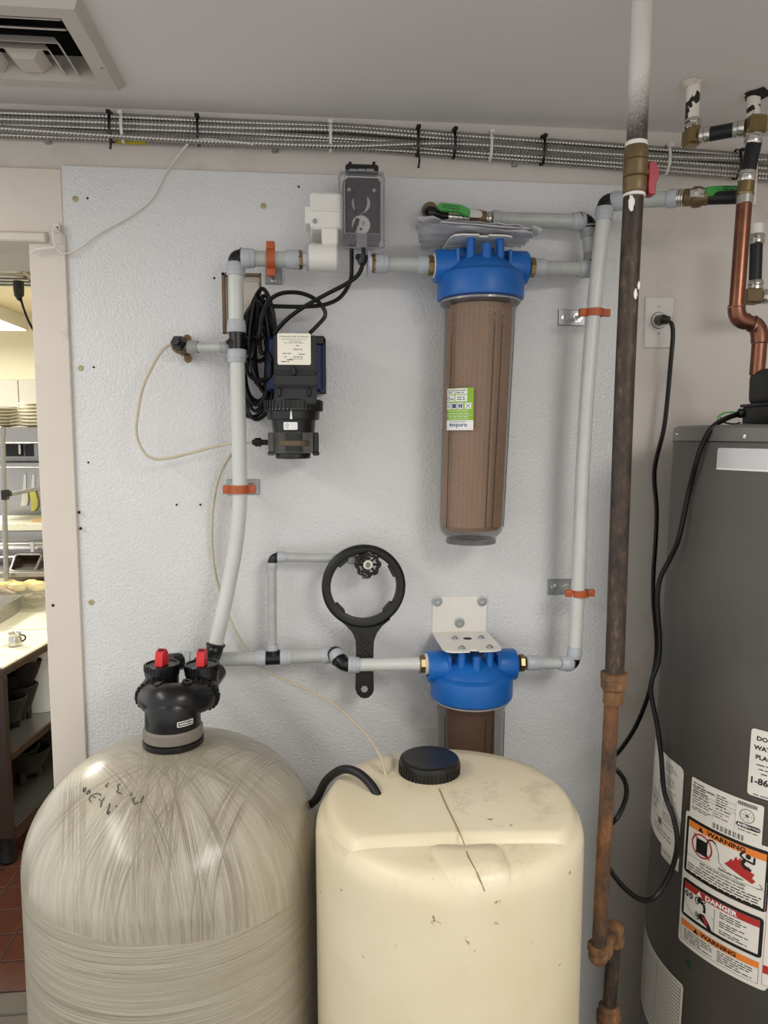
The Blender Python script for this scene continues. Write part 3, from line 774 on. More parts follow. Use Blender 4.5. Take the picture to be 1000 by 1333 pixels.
# right riser and its neighbours
SY = -.115
run('water_pipe', 'tall milky pipe at the right edge of the white panel', 'pipe', [
    ('elbow', [(800, 262, SY), (787, 261, SY), (787, 274, SY)], .0168, BK),
    ('coupling', [(787, 270, SY), (786, 287, SY)], .0195, C),
    ('pipe', [(786, 283, SY), (780, 335, SY), (773, 405, SY), (766, 490, SY), (761, 570, SY), (757, 650, SY), (754, 740, SY), (751, 800, SY), (748, 850, SY)], .0150, PX),
    ('coupling', [(747.5, 857, SY), (748.5, 841, SY)], .0165, C),
    ('elbow', [(747, 855, SY), (748, 865, SY), (737, 864.5, SY-.004)], .0140, BK),
    ('coupling', [(744, 864, SY-.003), (729, 863.5, SY-.008)], .0165, C), ('pipe', [(735, 864, SY-.005), (700, 863, TY)], .0125, PG),
    ('coupling', [(685, 863, TY), (704, 863, TY)], .0165, C), ('hex_nut', [(682, 863, TY), (675, 863, TY)], .020, 'brass')])
run('water_pipe', 'horizontal milky pipe crossing behind the tall painted pipe', 'pipe', [
    ('coupling', [(797, 262, SY), (815, 261.5, SY-.02)], .0195, C), ('pipe', [(808, 262, SY-.01), (888, 258, -.19)], .0150, PG),
    ('coupling', [(870, 258.5, -.175), (884, 258, -.19)], .0185, C),
    ('crimp_ring', [(883, 258, -.19), (893, 257.5, -.20)], .0165, 'chrome')])
run('water_pipe', 'short pipe from the tall filter outlet rising to the green valve', 'pipe', [
    ('hex_nut', [(688, 348, TY), (696, 348, TY)], .021, 'brass'), ('coupling', [(694, 348.5, TY), (709, 349, TY)], .0190, C),
    ('pipe', [(704, 349, TY), (756, 350, -.078)], .0150, PG), ('coupling', [(769, 350, -.073), (752, 350, -.08)], .0190, C),
    ('elbow', [(766, 350, -.074), (773, 350, -.072), (770.5, 339, -.070)], .0165, BK),
    ('coupling', [(770, 345, -.071), (769, 328, -.070)], .0165, C2), ('pipe', [(769.5, 335, -.070), (766, 300, -.072)], .0150, PG),
    ('coupling', [(766, 293, -.072), (767, 309, -.071)], .0185, C2),
    ('elbow', [(766.5, 298, -.072), (767, 287, -.073), (753, 288, -.074)], .0165, BK),
    ('coupling', [(760, 288, -.073), (744, 288.5, -.075)], .0190, C), ('pipe', [(750, 288.5, TY+.03), (640, 286, TY+.03)], .0158, PG),
    ('collar', [(640, 286, TY+.03), (651, 286.2, TY+.03)], .0195, PG)])
# green valve above the tall filter
VYY = TY+.03
bv = thing('ball_valve', 'brass ball valve with green lever above the tall filter', 'valve', at(620, 284, VYY))
b = MB(); b.cyl(at(577, 281, VYY), at(584, 281, VYY), .012, seg=14); b.tube(spline([at(560, 277, -.014), at(560, 276, VYY), at(577, 281, VYY)], 6), .0125, 14); b.build('wall_elbow', 'black', bv)
b = MB(); b.lathe(at(559, 275, PT), -Y_, [(.017, 0), (.017, .01), (.014, .02)], 20); b.build('escutcheon', 'bronze', bv)
b = MB()
pr = [(.0125, 0)]
a, e = at(583, 282.5, VYY), at(612, 284, VYY); L = (e-a).length
for k in range(4): pr += [(.0135, L*(k+.1)/4), (.0135, L*(k+.7)/4), (.0120, L*(k+.85)/4)]
b.lathe(a, e-a, pr+[(.012, L)], 18); b.build('nipple', 'chrome', bv)
b = MB(); b.lathe(at(610, 284, VYY), X, [(.012, 0), (.0155, .002), (.0155, .012), (.0175, .016), (.0175, .024), (.0155, .03), (.0155, .036), (.013, .038)], 16); b.build('valve_body', 'bronze', bv)
b = MB(); b.lathe(at(629, 285, VYY), X, [(.0135, 0), (.0148, .002), (.0148, .006), (.013, .008), (.0148, .010), (.0148, .014), (.0135, .017)], 18); b.build('crimp_ring', 'chrome', bv)
sv = at(621, 278, VYY-.03); b = MB(); b.lathe(sv+V((0, .022, 0)), -Y_, [(.008, 0), (.008, .016), (.0055, .018), (.0055, .026)], 6); b.build('stem_nut', 'chrome', bv)
def pxpoly(b, poly, Y, th):
    P = [at(x, y, Y) for x, y in poly]; n = len(P)
    bmm = bmesh.new(); v0 = [bmm.verts.new(p) for p in P]; v1 = [bmm.verts.new(p+V((0, th, 0))) for p in P]
    bmm.faces.new(v0); bmm.faces.new(v1[::-1])
    for k in range(n): bmm.faces.new((v0[k], v1[k], v1[(k+1) % n], v0[(k+1) % n]))
    bmesh.ops.recalc_face_normals(bmm, faces=bmm.faces[:])
    e = [x for x in bmm.edges if len(x.link_faces) == 2 and abs(x.calc_face_angle(0)) > .3]
    bmesh.ops.bevel(bmm, geom=e, offset=min(.0012, th*.3), segments=1, affect='EDGES')
    return b.bm(bmm)
b = MB(); pxpoly(b, [(604, 272), (612, 271), (627, 274), (629, 280), (626, 284), (610, 283)], VYY-.032, .003); b.build('lever_plate', 'chrome', bv)
b = MB(); pxpoly(b, [(570, 267), (573, 264), (578, 263.5), (600, 266), (607, 269), (613, 274), (612, 282), (606, 281), (597, 276), (574, 274), (570, 271)], VYY-.036, .009); lv = b.build('lever_grip', 'green', bv)
d = Decal(planar(at(586, 269.5, VYY-.0365), (at(596, 270.8, VYY)-at(586, 269.5, VYY)).normalized(), Z, -Y_))
for k in (0, 1): d.words('ink', -.016, .020, .002-.0045*k, .0028, .0002)
d.build('lettering', lv, 'ink')
# right ball valve with long green lever
RV = -.21
bv2 = thing('ball_valve', 'brass ball valve with long green lever beside the copper pipe', 'valve', at(905, 256, RV))
b = MB(); b.lathe(at(890, 257.5, RV), at(970, 253.5, -.26)-at(890, 257.5, RV), [(.013, 0), (.0165, .002), (.0165, .014), (.020, .018), (.020, .03), (.0165, .036), (.0165, .044), (.0125, .046)], 16); b.build('valve_body', 'bronze', bv2)
b = MB(); b.cyl(at(917, 258, RV-.015), at(972, 256.5, -.262), .0125, seg=14); b.build('hose', 'blackhose', bv2)
b = MB(); b.lathe(at(904, 253, RV-.016), -Y_, [(.0075, 0), (.0075, .012), (.0055, .014), (.0055, .020)], 6); b.build('stem_nut', 'chrome', bv2)
b = MB(); pxpoly(b, [(899, 247), (921, 246), (921, 255), (914, 257), (899, 257)], RV-.031, .003); b.build('lever_plate', 'chrome', bv2)
b = MB(); pxpoly(b, [(920, 243), (932, 241.5), (968, 241), (968, 250), (935, 254), (920, 256)], RV-.034, .009); lv = b.build('lever_grip', 'green', bv2)
d = Decal(planar(at(953, 245, RV-.0345), X, Z, -Y_))
for k in (0, 1): d.words('ink', -.018, .018, .003-.005*k, .003, .0002)
d.build('lettering', lv, 'ink')
# lower horizontal run and its bypass
LY = -.065
run('water_pipe', 'lower left horizontal pipe from the tank valve to the double elbow', 'pipe', [
    ('pipe', [(222, 862, LY-.02), (240, 860, LY)], .0185, BK), ('coupling', [(231, 860, LY), (248, 859.5, LY)], .0205, C),
    ('pipe', [(244, 859.5, LY), (340, 857, LY)], .0155, PG), ('coupling', [(346, 857, LY), (333, 857, LY)], .0185, C),
    ('tee', [(344, 857, LY), (368, 856, LY), (356, 846, LY)], .0150, BK), ('coupling', [(365, 856, LY), (379, 855.5, LY)], .0185, C),
    ('pipe', [(375, 855.5, LY), (424, 853, LY)], .0155, PG), ('coupling', [(431, 852.5, LY), (418, 853.5, LY)], .0190, C),
    ('elbow', [(428, 852.5, LY), (437, 850, LY), (437, 852, LY-.02)], .0155, BK)])
run('water_pipe', 'lower horizontal pipe from the double elbow to the short filter', 'pipe', [
    ('coupling', [(437, 850.5, LY-.012), (443, 862, TY+.006)], .0170, C), ('elbow', [(441, 858, TY+.008), (446, 866, TY-.004), (458, 865.5, TY)], .0155, BK),
    ('coupling', [(453, 865.5, TY), (468, 865.5, TY)], .0180, C), ('pipe', [(464, 865.5, TY), (542, 864.5, TY)], .0140, PX),
    ('coupling', [(549, 864.5, TY), (536, 864.5, TY)], .0150, PX), ('hex_nut', [(546, 864.5, TY), (554, 864.5, TY)], .020, 'brass'), ('collar', [(553, 864.5, TY), (560, 864.5, TY)], .0225, 'white')])
BY = LY
run('water_pipe', 'thin bypass pipe rising and turning right behind the black wrench', 'pipe', [
    ('coupling', [(355, 849, BY), (354.5, 839, BY)], .0125, C), ('pipe', [(354.5, 843, BY), (354, 738, BY+.005)], .0100, PG),
    ('coupling', [(354, 732, BY+.005), (354, 743, BY+.005)], .0115, C), ('elbow', [(354, 736, BY+.005), (354, 725, BY+.005), (363, 725, BY+.005)], .0100, BK),
    ('coupling', [(361, 725, BY+.005), (373, 725.2, BY+.005)], .0125, C), ('pipe', [(369, 725.2, BY+.005), (452, 727, BY+.005)], .0100, PG), ('coupling', [(462, 728, BY+.005), (452, 727, BY+.005)], .0125, C)])
tp = thing('drain_tap', 'small tap with a black scalloped wheel inside the wrench ring', 'tap', at(478, 735, -.07))
b = MB(); q = at(474, 730, -.02); b.cyl(at(460, 728.5, BY+.005), at(482, 731, BY), .0105, seg=14); b.cyl(V((q.x, PT, q.z)), V((q.x, -.075, q.z)), .011, seg=14)
b.tube(spline([V((q.x, -.06, q.z)), V((q.x, -.075, q.z-.012)), V((q.x, -.082, q.z-.028))], 4), .009, 12); b.build('tap_body', 'bronze', tp)
c = at(479, 735, -.10); b = MB(); ring = []
for k in range(48):
    a = 2*pi*k/48; r = .0235+.0022*cos(8*a); ring.append(c+V((r*cos(a), 0, r*sin(a))))
b.tube(ring, .0038, 8, True)
for k in range(8):
    a = 2*pi*k/8; b.tube([c+V((.010*cos(a), 0, .010*sin(a))), c+V((.024*cos(a), 0, .024*sin(a)))], .0028, 6)
b.cyl(c+V((0, .03, 0)), c+V((0, -.002, 0)), .0095, seg=16); b.build('wheel', 'black', tp)
b = MB(); b.lathe(c+V((0, -.002, 0)), -Y_, [(.0105, 0), (.010, .0015), (.006, .002), (.0045, .0045), (1e-5, .005)], 16); b.build('washer', 'chrome', tp)
b = MB(); b.lathe(c+V((0, -.006, 0)), -Y_, [(.0045, 0), (.003, .002), (1e-5, .002)], 8); b.build('screw', 'brass', tp)

# filter wrench
WY = -.085
wr = thing('filter_wrench', 'black plastic filter wrench hanging from the small tap', 'wrench', at(475, 763, WY))
c = at(473.5, 763, WY); s_ = mpp(c); ro, ri = 54.5*s_, 43*s_
b = MB(); pr = [(ri, -.009), (ri, .009), (ri+.004, .011), (ro-.006, .011), (ro, .006), (ro, -.006), (ro-.006, -.011), (ri+.004, -.011)]
vs, fs = [], []
for k in range(64):
    a = 2*pi*k/64
    for (r, h) in pr: vs.append(c+V((r*cos(a), h, r*sin(a))))
for k in range(64):
    q = (k+1) % 64
    for j in range(8): fs.append((k*8+j, k*8+(j+1) % 8, q*8+(j+1) % 8, q*8+j))
b.add(vs, fs); b.build('ring', 'blackm', wr)
for a in (130, 28, 222, 318):
    a = radians(a); d = V((cos(a), 0, sin(a))); b = MB(); b.obox(c+d*(ri-.0015), (V((-d.z, 0, d.x)), Y_, d), (.013, .0095, .0045), .0015); b.build('grip_pad', 'blackm', wr)
b = MB()
prof = [(440, 806), (451, 815), (459, 824), (463.5, 835), (464, 850), (463.5, 880), (463, 898), (465, 904), (470, 908.5), (475, 909.5), (480, 908.5), (485, 904), (487, 898), (486.5, 880), (486.5, 850), (487, 835), (491, 824), (498, 815), (509, 806), (500, 811), (488, 815.5), (474, 817), (460, 815.5), (449, 811)]
pxpoly(b, prof, WY-.008, .016); hd = b.build('handle', 'blackm', wr)
b = MB(); b.lathe(at(474.5, 897, WY-.0085), -Y_, [(.008, 0), (.008, .0007), (1e-5, .0007)], 6); b.build('hex_hole', 'coup2', hd)
b = MB()
for k in range(4):
    for sg in (1, -1):
        a = at(475-sg*7, 824+k*7, WY-.0085); e = at(475+sg*7, 838+k*7, WY-.0085); b.tube([a, e], .0007, 4)
ringp = [at(475+5*cos(2*pi*k/16), 853+5*sin(2*pi*k/16), WY-.0085) for k in range(16)]; b.tube(ringp, .0006, 4, True)
b.build('cross_ribs', 'charcoal', hd)

# ================================================================== FILTER HOUSINGS
def filter_housing(label, cxp, portpx, FY, sump_len, cart, lean, R=.0895, cr=.0665):
    pz = at(cxp, portpx, FY); cx, fz = pz.x, pz.z; rim = fz-.068; top = fz+.047
    t = thing('filter_housing', label, 'water filter', (cx, 0, rim-sump_len))
    cc = V((cx, FY, rim))
    b = MB(); b.lathe(cc, Z, [(R*.93, 0), (R*.99, .002), (R, .006), (R*1.0, .044), (R*.985, .049), (R*.93, .053), (R*.86, .055), (R*.82, .060), (R*.62, .078), (R*.4, .088), (.02, .092), (1e-5, .092)], 48); cap = b.build('cap', 'blue', t)
    for sg in (-1, 1):
        b = MB(); b.lathe(V((cx+sg*.05, FY, fz)), X*sg, [(.034, 0), (.034, .044), (.032, .047), (.022, .047), (.022, .035)], 28)
        b.box((cx+sg*.054-.004, FY-.034, rim+.05), (cx+sg*.054+.004, FY+.034, fz+.030), .002)
        b.build('port', 'blue', cap)
    for sx in (-1, 1):
        for sy in (-1, 1):
            b = MB(); b.cyl((cx+sx*.030, FY+sy*.038, rim+.055), (cx+sx*.030, FY+sy*.038, top), .0095, .0085, 14); b.build('post', 'blue', cap)
    b = MB(); b.cyl((cx, FY-.050, rim+.06), (cx, FY-.050, top-.012), .011, .009, 14); b.build('relief_stem', 'blue', cap)
    if True:
        n = 30; b = MB(); arc = []
    # sump: lathe leaning by `lean` metres at its bottom
    dirv = V((lean, 0, -sump_len)).normalized()
    sh = sump_len
    b = MB(); r0, r1 = .0745, .0675
    b.lathe(cc+V((0, 0, .004)), dirv, [(r0+.008, 0), (r0+.008, .008), (r0, .022), (r0-.002, .06), (r1+.001, sh-.03), (r1-.003, sh-.014), (r1-.012, sh-.004), (r1-.02, sh), (1e-5, sh)], 40); sp = b.build('sump', 'smoke', t)
    for a in (-152, -78, -64, -22):
        a = radians(a); b = MB()
        p0 = cc+dirv*.03+V((cos(a), sin(a), 0))*(r0-.0015); p1 = cc+dirv*(sh-.03)+V((cos(a), sin(a), 0))*(r1+.0005)
        b.tube([p0, p1], .0011, 6); b.build('rib', 'smoke2', sp)
    b = MB(); b.lathe(cc+dirv*.002, dirv, [(r0+.0085, 0), (r0+.0085, .004)], 40); b.build('seal_ring', 'coverrim', t)
    b = MB(); b.lathe(cc+dirv*.012, dirv, [(cr-.003, 0)]+[(cr-.0028*k/10, .01+(sh-.055)*k/10) for k in range(11)]+[(cr-.0095, sh-.036)], 40, uv=True); b.build('cartridge', cart, t)
    b = MB(); b.lathe(cc+dirv*(sh-.003), dirv, [(r1-.014, 0), (r1-.014, .009), (r1-.03, .010)], 28); b.build('foot_ring', 'smoke2', sp)
    # bracket
    bw = .0635
    bk = thing('filter_bracket', label.split(' with')[0], 'bracket', (cx, 0, top))
    b = MB(); bx = cx-.008
    b.box((bx-bw, PT-.003, top), (bx+bw, PT, top+.085), .0008)
    b.build('back_plate', 'whitem', bk)
    fr_ = -(FY-.062)
    pl = [(bx-bw, PT), (bx-bw, -.085), (bx-.028, -.085), (bx-.028, -.091), (bx-bw, -.091), (bx-bw, -fr_+.022), (bx-bw+.005, -fr_+.008), (bx-bw+.02, -fr_), (bx-.010, -fr_), (bx-.009, -fr_+.010), (bx+.009, -fr_+.010), (bx+.010, -fr_), (bx+bw-.02, -fr_), (bx+bw-.005, -fr_+.008), (bx+bw, -fr_+.022), (bx+bw, -.091), (bx+.028, -.091), (bx+.028, -.085), (bx+bw, -.085), (bx+bw, PT)]
    b = MB(); b.prism(pl, V((0, 0, top)), X, Y_, Z*.003); b.build('top_plate', 'whitem', bk)
    for sx in (-1, 1):
        for yy in (FY+.038, FY-.038):
            b = MB(); b.lathe((cx+sx*.030, yy, top+.003), Z, [(.0085, 0), (.0085, .0012), (.006, .0015), (.0055, .004), (.003, .006), (1e-5, .0062)], 12); b.build('bolt', 'zinc', bk)
    for (sx, sz) in ((-.052, .075), (.052, .073), (0, .024)):
        b = MB(); b.lathe((bx+sx, PT-.003, top+sz), -Y_, [(.012, 0), (.012, .0012), (.007, .002), (.006, .0032), (.0035, .003), (1e-5, .0025)], 18); b.build('screw', 'zinc', bk)
    b = MB(); b.lathe((bx+.006, FY+.035, top+.003), Z, [(.010, 0), (.010, .0002), (1e-5, .0002)], 18); b.build('slot', 'dark', bk)
    return t, bk, cc, dirv, r0, r1, top
FY = -.110
f1, bk1, cc1, dv1, r0, r1, ftop1 = filter_housing('tall blue-capped filter with a tan wound cartridge, top of the panel', 626, 348, FY, .50, 'wound', -.014)
bk1['label'] = 'white steel bracket holding the tall filter under the plastic bag'
f2, bk2, cc2, dv2, _, _, ftop2 = filter_housing('short-looking blue-capped filter with dark brown cartridge behind the cream tank', 614, 866, FY, .50, 'brown', 0, cr=.052)
bk2['label'] = 'white angled steel bracket above the dark brown filter'
# label on the tall filter
h = (at(600, 532, FY-.05)-cc1).z; ccx = cc1.x-.014*(-h/.5); Rl = .0715
def cylhit(px, py, C, R):
    r = ray(px, py); ox, oy = CAM.x-C[0], CAM.y-C[1]; a = r.x**2+r.y**2; b_ = 2*(ox*r.x+oy*r.y); c_ = ox*ox+oy*oy-R*R
    D = max(0, b_*b_-4*a*c_); t = (-b_-sqrt(D))/(2*a); p = CAM+r*t
    return atan2(p.y-C[1], p.x-C[0]), p.z
tl, zt = cylhit(583, 506, (ccx, FY), Rl); tr, _ = cylhit(617, 505, (ccx, FY), Rl); _, zb = cylhit(600, 560, (ccx, FY), Rl)
wd, hg = (tr-tl)*Rl, zt-zb
d = Decal(cylwrap((ccx, FY), Rl, (tl+tr)/2, (zt+zb)/2)); W, H = wd/2, hg/2
d.rect('gink', -W, -H, W, H, .0012)
d.rect('wink', -W, -H, W, -H+hg*.235, .0016)
for (u0, u1, v0, v1) in ((-.97, -.3, .70, .97), (-.24, .60, .70, .97), (-.97, -.3, .36, .66), (-.24, .60, .36, .66), (-.97, -.58, .0, .30), (-.50, -.12, .0, .30), (-.05, .34, .0, .30), (.44, .86, .0, .30)):
    d.rect('wink', u0*W, v0*H, u1*W, v1*H, .0016, 4)
for (u0, u1, v) in ((-.9, -.36, .88), (-.9, -.36, .78), (-.18, .52, .88), (-.18, .52, .78), (-.1, .45, .56), (-.1, .45, .46), (-.62, -.36, .48)):
    d.words('ink', u0*W, u1*W, v*H, .0028, .0019)
d.ring('greyink', -.80*W, .51*H, .004, .0015, .0019); d.ring('bink', -.78*W, .15*H, .0038, .0012, .0019)
d.rect('bink', -.45*W, .05*H, -.17*W, .25*H, .0019, 3); d.rect('bink', .02*W, .05*H, .12*W, .25*H, .0019, 2); d.rect('bink', .18*W, .05*H, .28*W, .25*H, .0019, 2); d.line('bink', [(.06*W, .24*H), (.24*W, .06*H)], .0012, .0019)
d.line('greyink', [(.52*W, .05*H), (.78*W, .25*H)], .001, .0019); d.line('greyink', [(.52*W, .25*H), (.78*W, .05*H)], .001, .0019)
for v in (-.08, -.20, -.36, -.46): d.words('wink', -.8*W, .7*W, v*H, .0022, .0016)
d.rect('wink', -.95*W, -.29*H, .95*W, -.275*H, .0016)
d.text('bink', 'enpure', .04*W, -.74*H, .0125, .0019, .012); d.poly('bink', [(-.72*W, -.74*H), (-.62*W, -.64*H), (-.54*W, -.74*H), (-.62*W, -.85*H)], .0019)
d.words('greyink', -.62*W, .5*W, -.60*H, .0018, .0019)
d.build('product_label', f1, 'gink')
# bag with booklet on top of the tall filter
bg = thing('plastic_bag', 'crumpled clear plastic bag with a paper leaflet on the tall filter bracket', 'bag', V((cc1.x, FY, ftop1)))
zb_ = ftop1+.010
C4 = [V((*atz(539, 281, zb_+.012).xy, zb_)), V((*atz(706, 300, zb_+.004).xy, zb_)), V((*atz(676, 321, zb_).xy, zb_)), V((*atz(549, 324, zb_).xy, zb_))]
def sheet(b, q, n, amp, zoff, th=.0006, seed=1):
    rng = random.Random(seed); g = [[rng.uniform(-1, 1) for _ in range(n+1)] for _ in range(n+1)]; vs = []
    for s in (0, 1):
        for i in range(n+1):
            for j in range(n+1):
                u, v = i/n, j/n; p = (q[0]*(1-u)+q[1]*u)*(1-v)+(q[3]*(1-u)+q[2]*u)*v
                e = abs(2*u-1)**3; vs.append(p+V((0, 0, zoff+th*s+amp*(g[i][j]*.8+sin(u*7+v*3)*.3*(1-s))*(.35+e))))
    m = n+1; fs = []
    for i in range(n):
        for j in range(n):
            a = i*m+j; fs.append((a, a+1, a+m+1, a+m)); a += m*m; fs.append((a, a+m, a+m+1, a+1))
    for i in range(n):
        for (a, c) in (((i*m), (i+1)*m), (i*m+n, (i+1)*m+n), (i, i+1), (n*m+i, n*m+i+1)): fs.append((a, c, c+m*m, a+m*m))
    b.add(vs, fs)
b = MB(); sheet(b, C4, 14, .006, 0); b.build('film', 'bag', bg, ang=80)
b = MB(); sheet(b, C4, 14, .007, .010, seed=5); b.build('film', 'bag', bg, ang=80)
q = [C4[0]*.80+C4[1]*.20, C4[0]*.1+C4[1]*.90, C4[3]*.12+C4[2]*.88, C4[3]*.90+C4[2]*.10]
b = MB(); sheet(b, q, 4, .0006, .005, .0015, 3); b.build('leaflet', mat('grey_white_leaflet', (214, 212, 216), .5), bg)

# ================================================================== OUTLET BOX AND PUMP
OY = -.12
ob = thing('outlet_box', 'grey weatherproof outlet box with a clear hinged cover', 'outlet', at(470, 270, PT))
b = MB(); boxpx(b, 447, 233, 496, 314, OY+.045, .065, .004); b.build('back_box', 'charcoal', ob)
b = MB(); boxpx(b, 452, 231, 493, 306, OY+.03, .016, .002); fpl = b.build('face_plate', 'charcoal', ob)
fY = OY+.03
for py in (265, 293):
    b = MB(); b.lathe(at(470, py, fY), -Y_, [(.019, 0), (.019, .002), (.0175, .0032), (1e-5, .0032)], 24); rc = b.build('receptacle', 'white', fpl)
    d = Decal(planar(at(470, py, fY-.0033), X, Z, -Y_))
    d.rect('ink', -.0065, -.001, -.0048, .0075, .0001, 1); d.rect('ink', .0042, -.001, .0062, .0075, .0001, 1); d.disc('ink', 0, -.008, .0028, .0001, 12); d.build('slots', rc, 'ink')
for (sx, sy) in ((454.5, 247), (487, 248), (470.5, 278)):
    b = MB(); b.lathe(at(sx, sy, fY), -Y_, [(.0042, 0), (.0038, .0015), (1e-5, .0015)], 12); b.build('screw', 'chrome', fpl)
b = MB(); P = [(461, 252), (463, 243), (468, 240), (474, 240), (478, 250), (478, 266), (474, 273), (463, 273)]
pxpoly(b, P, fY-.024, .022)
b.build('plug', 'blackm', ob)
b = MB(); xs0, xs1, z0_, z1_ = at(442, 270, OY).x, at(500.5, 270, OY).x, at(470, 321, OY).z, at(470, 225, OY).z
i_ = .0095
b.box((xs0+i_, OY-.022, z0_+.020), (xs1-i_, OY-.020, z1_-.004), .0008)
b.build('cover_window', 'window', ob)
b = MB()
vo = [(xs0, z0_), (xs1, z0_), (xs1, z1_), (xs0, z1_)]; vi = [(xs0+i_, z0_+.020), (xs1-i_, z0_+.020), (xs1-i_, z1_-.004), (xs0+i_, z1_-.004)]
vs = [(x, OY+.010, z) for x, z in vo]+[(x+(.0015 if x < (xs0+xs1)/2 else -.0015), OY-.010, z) for x, z in vo]+[(x, OY-.022, z) for x, z in vi]
fs = [(r*4+k, r*4+(k+1) % 4, r*4+4+(k+1) % 4, r*4+4+k) for r in range(2) for k in range(4)]; b.add(vs, fs); b.build('cover_shell', 'cover', ob, flat=True)
b = MB(); rim = [V((xs0+.003, OY+.008, z0_)), V((xs1-.003, OY+.008, z0_)), V((xs1, OY+.008, z0_+.004)), V((xs1, OY+.008, z1_-.006)), V((xs1-.005, OY+.008, z1_)), V((xs0+.005, OY+.008, z1_)), V((xs0, OY+.008, z1_-.006)), V((xs0, OY+.008, z0_+.004))]
b.tube(rim, .0024, 6, True)
rim2 = [V((x, OY-.0215, z)) for x, z in vi]; b.tube(rim2, .0010, 5, True); b.build('cover_rim', 'coverrim', ob)
b = MB(); boxpx(b, 450, 213, 493, 225, OY-.004, .022, .003)
for x in (456, 487): boxpx(b, x-2, 210, x+2, 214, OY, .01, .001)
b.build('hinge', 'black', ob)
b = MB()
for x in (460, 471, 482): boxpx(b, x-5, 219.5, x+5, 222.5, OY-.0065, .003, .0008)
b.build('hinge_knuckles', 'zinc', ob)
b = MB(); boxpx(b, 464, 303, 478, 322, OY-.021, .004, .001); b.build('cover_latch', 'cover', ob)
# cords
b = MB(); pa = [at(*p) for p in ((466, 285, fY-.012), (461, 300, OY+.016), (458, 318, OY+.010), (458, 345, -.10), (456, 366, -.10), (444, 386, -.10), (425, 396, -.10), (400, 399, -.10), (372, 399, -.09), (350, 397, -.075))]
coil = []
rng = random.Random(4)
def loop(cx, top, bot, wd, Y, k0=0, n=10, ph=0):
    for k in range(n):
        a = 2*pi*k/n-pi/2+ph; coil.append(at(cx+wd*cos(a)*(1+.15*sin(a))+rng.uniform(-1, 1), (top+bot)/2+(bot-top)/2*sin(a), Y+.010*sin(a*1)+rng.uniform(-.004, .004)))
for (cx, tp_, bt, wd, Yc) in ((337, 386, 470, 16, -.045), (341, 376, 496, 17, -.07), (336, 420, 522, 18, -.05), (333, 400, 535, 14, -.035), (328, 405, 543, 25, -.03), (334, 392, 527, 18, -.06), (345, 385, 510, 12, -.045), (338, 455, 495, 17, -.085), (335, 408, 546, 20, -.045), (342, 395, 505, 15, -.03)):
    loop(cx, tp_, bt, wd, Yc)
end = [at(*p) for p in ((337, 440, -.10), (341, 412, -.105), (350, 392, -.105), (366, 382, -.105), (388, 381, -.10), (408, 388, -.10), (421, 401, -.10), (423, 412, -.10), (413, 424, -.10), (403, 434, -.10))]
b.tube(spline(pa+coil+end, 8), .0043, 8)
pc = thing('power_cord', 'black cord bunched in loops left of the pump', 'cord', at(337, 460, -.05))
b.build('cord', 'rubber', pc)
b = MB(); rg = [at(334+13*cos(2*pi*k/16), 440+1.5*sin(2*pi*k/16), -.062+.035*sin(2*pi*k/16)) for k in range(16)]; b.tube(rg, .0022, 6, True); b.build('twist_tie', 'black', pc)
pc2 = thing('power_cord', 'black cord running straight from the outlet box to the top of the pump', 'cord', at(430, 380, -.1))
b = MB(); b.tube(spline([at(*p) for p in ((473, 322, OY+.006), (473, 338, -.112), (467, 357, -.112), (450, 370, -.112), (425, 383, -.112), (395, 400, -.112), (372, 417, -.11), (357, 434, -.10))], 8), .0043, 10); b.build('cord', 'rubber', pc2)
b = MB(); b.cyl(at(472.5, 333, -.11), at(471, 344, -.112), .0115, .008, 10); boxpx(b, 463, 330, 476, 336, -.12, .022, .003); b.build('plug', 'black', pc2)
# pump
PY = -.095
pm = thing('dosing_pump', 'black and blue chemical dosing pump mounted on the panel', 'pump', at(385, 500, PT))
b = MB(); boxpx(b, 347, 439, 421, 510, -.075, .062, .006); boxpx(b, 349, 444, 424.5, 512, -.04, .028, .004); b.build('motor', 'dkblue', pm)
b = MB(); boxpx(b, 405, 437, 423, 449, -.078, .06, .003); boxpx(b, 417, 440, 424.5, 513, -.06, .01, .002); b.build('motor_cap', 'black', pm)
b = MB(); sc = mpp(at(385, 480, -.16))
xa, xb = at(356.5, 480, -.16).x, at(411, 480, -.16).x
sec = [(-.155, at(385, 436, -.155).z), (-.160, at(385, 484, -.16).z), (-.166, at(385, 487, -.166).z), (-.163, at(385, 502, -.163).z), (-.150, at(385, 504, -.15).z), (-.150, at(385, 526, -.15).z), (-.03, at(385, 526, -.15).z), (-.03, at(385, 436, -.155).z)]
bmm = bmesh.new(); va = [bmm.verts.new((xa, y, z)) for y, z in sec]; vb = [bmm.verts.new((xb+.002, y, z)) for y, z in sec]
bmm.faces.new(va); bmm.faces.new(vb[::-1])
for k in range(8): bmm.faces.new((va[k], vb[k], vb[(k+1) % 8], va[(k+1) % 8]))
bmesh.ops.recalc_face_normals(bmm, faces=bmm.faces[:]); bmesh.ops.bevel(bmm, geom=bmm.edges[:], offset=.0028, segments=2, affect='EDGES'); b.bm(bmm); hous = b.build('motor_cover', 'charcoal', pm)
b = MB(); boxpx(b, 380, 476, 386, 489, -.170, .012, .0025); b.build('latch', 'black', hous)
for x in (364, 403): b = MB(); boxpx(b, x-2.5, 505, x+2.5, 516, -.157, .01, .002); b.build('side_clip', 'black', hous)
d = Decal(planar(at(383, 454.5, -.1585), X, V((0, .07, 1)).normalized(), -Y_)); W, H = 21.5*sc, 20.3*sc
d.rrect('lwhite', -W, -H, W, H, .003, .0006)
d.text('greyink', 'STENNER PUMP COMPANY', 0, .78*H, .0048, .0009, .0)
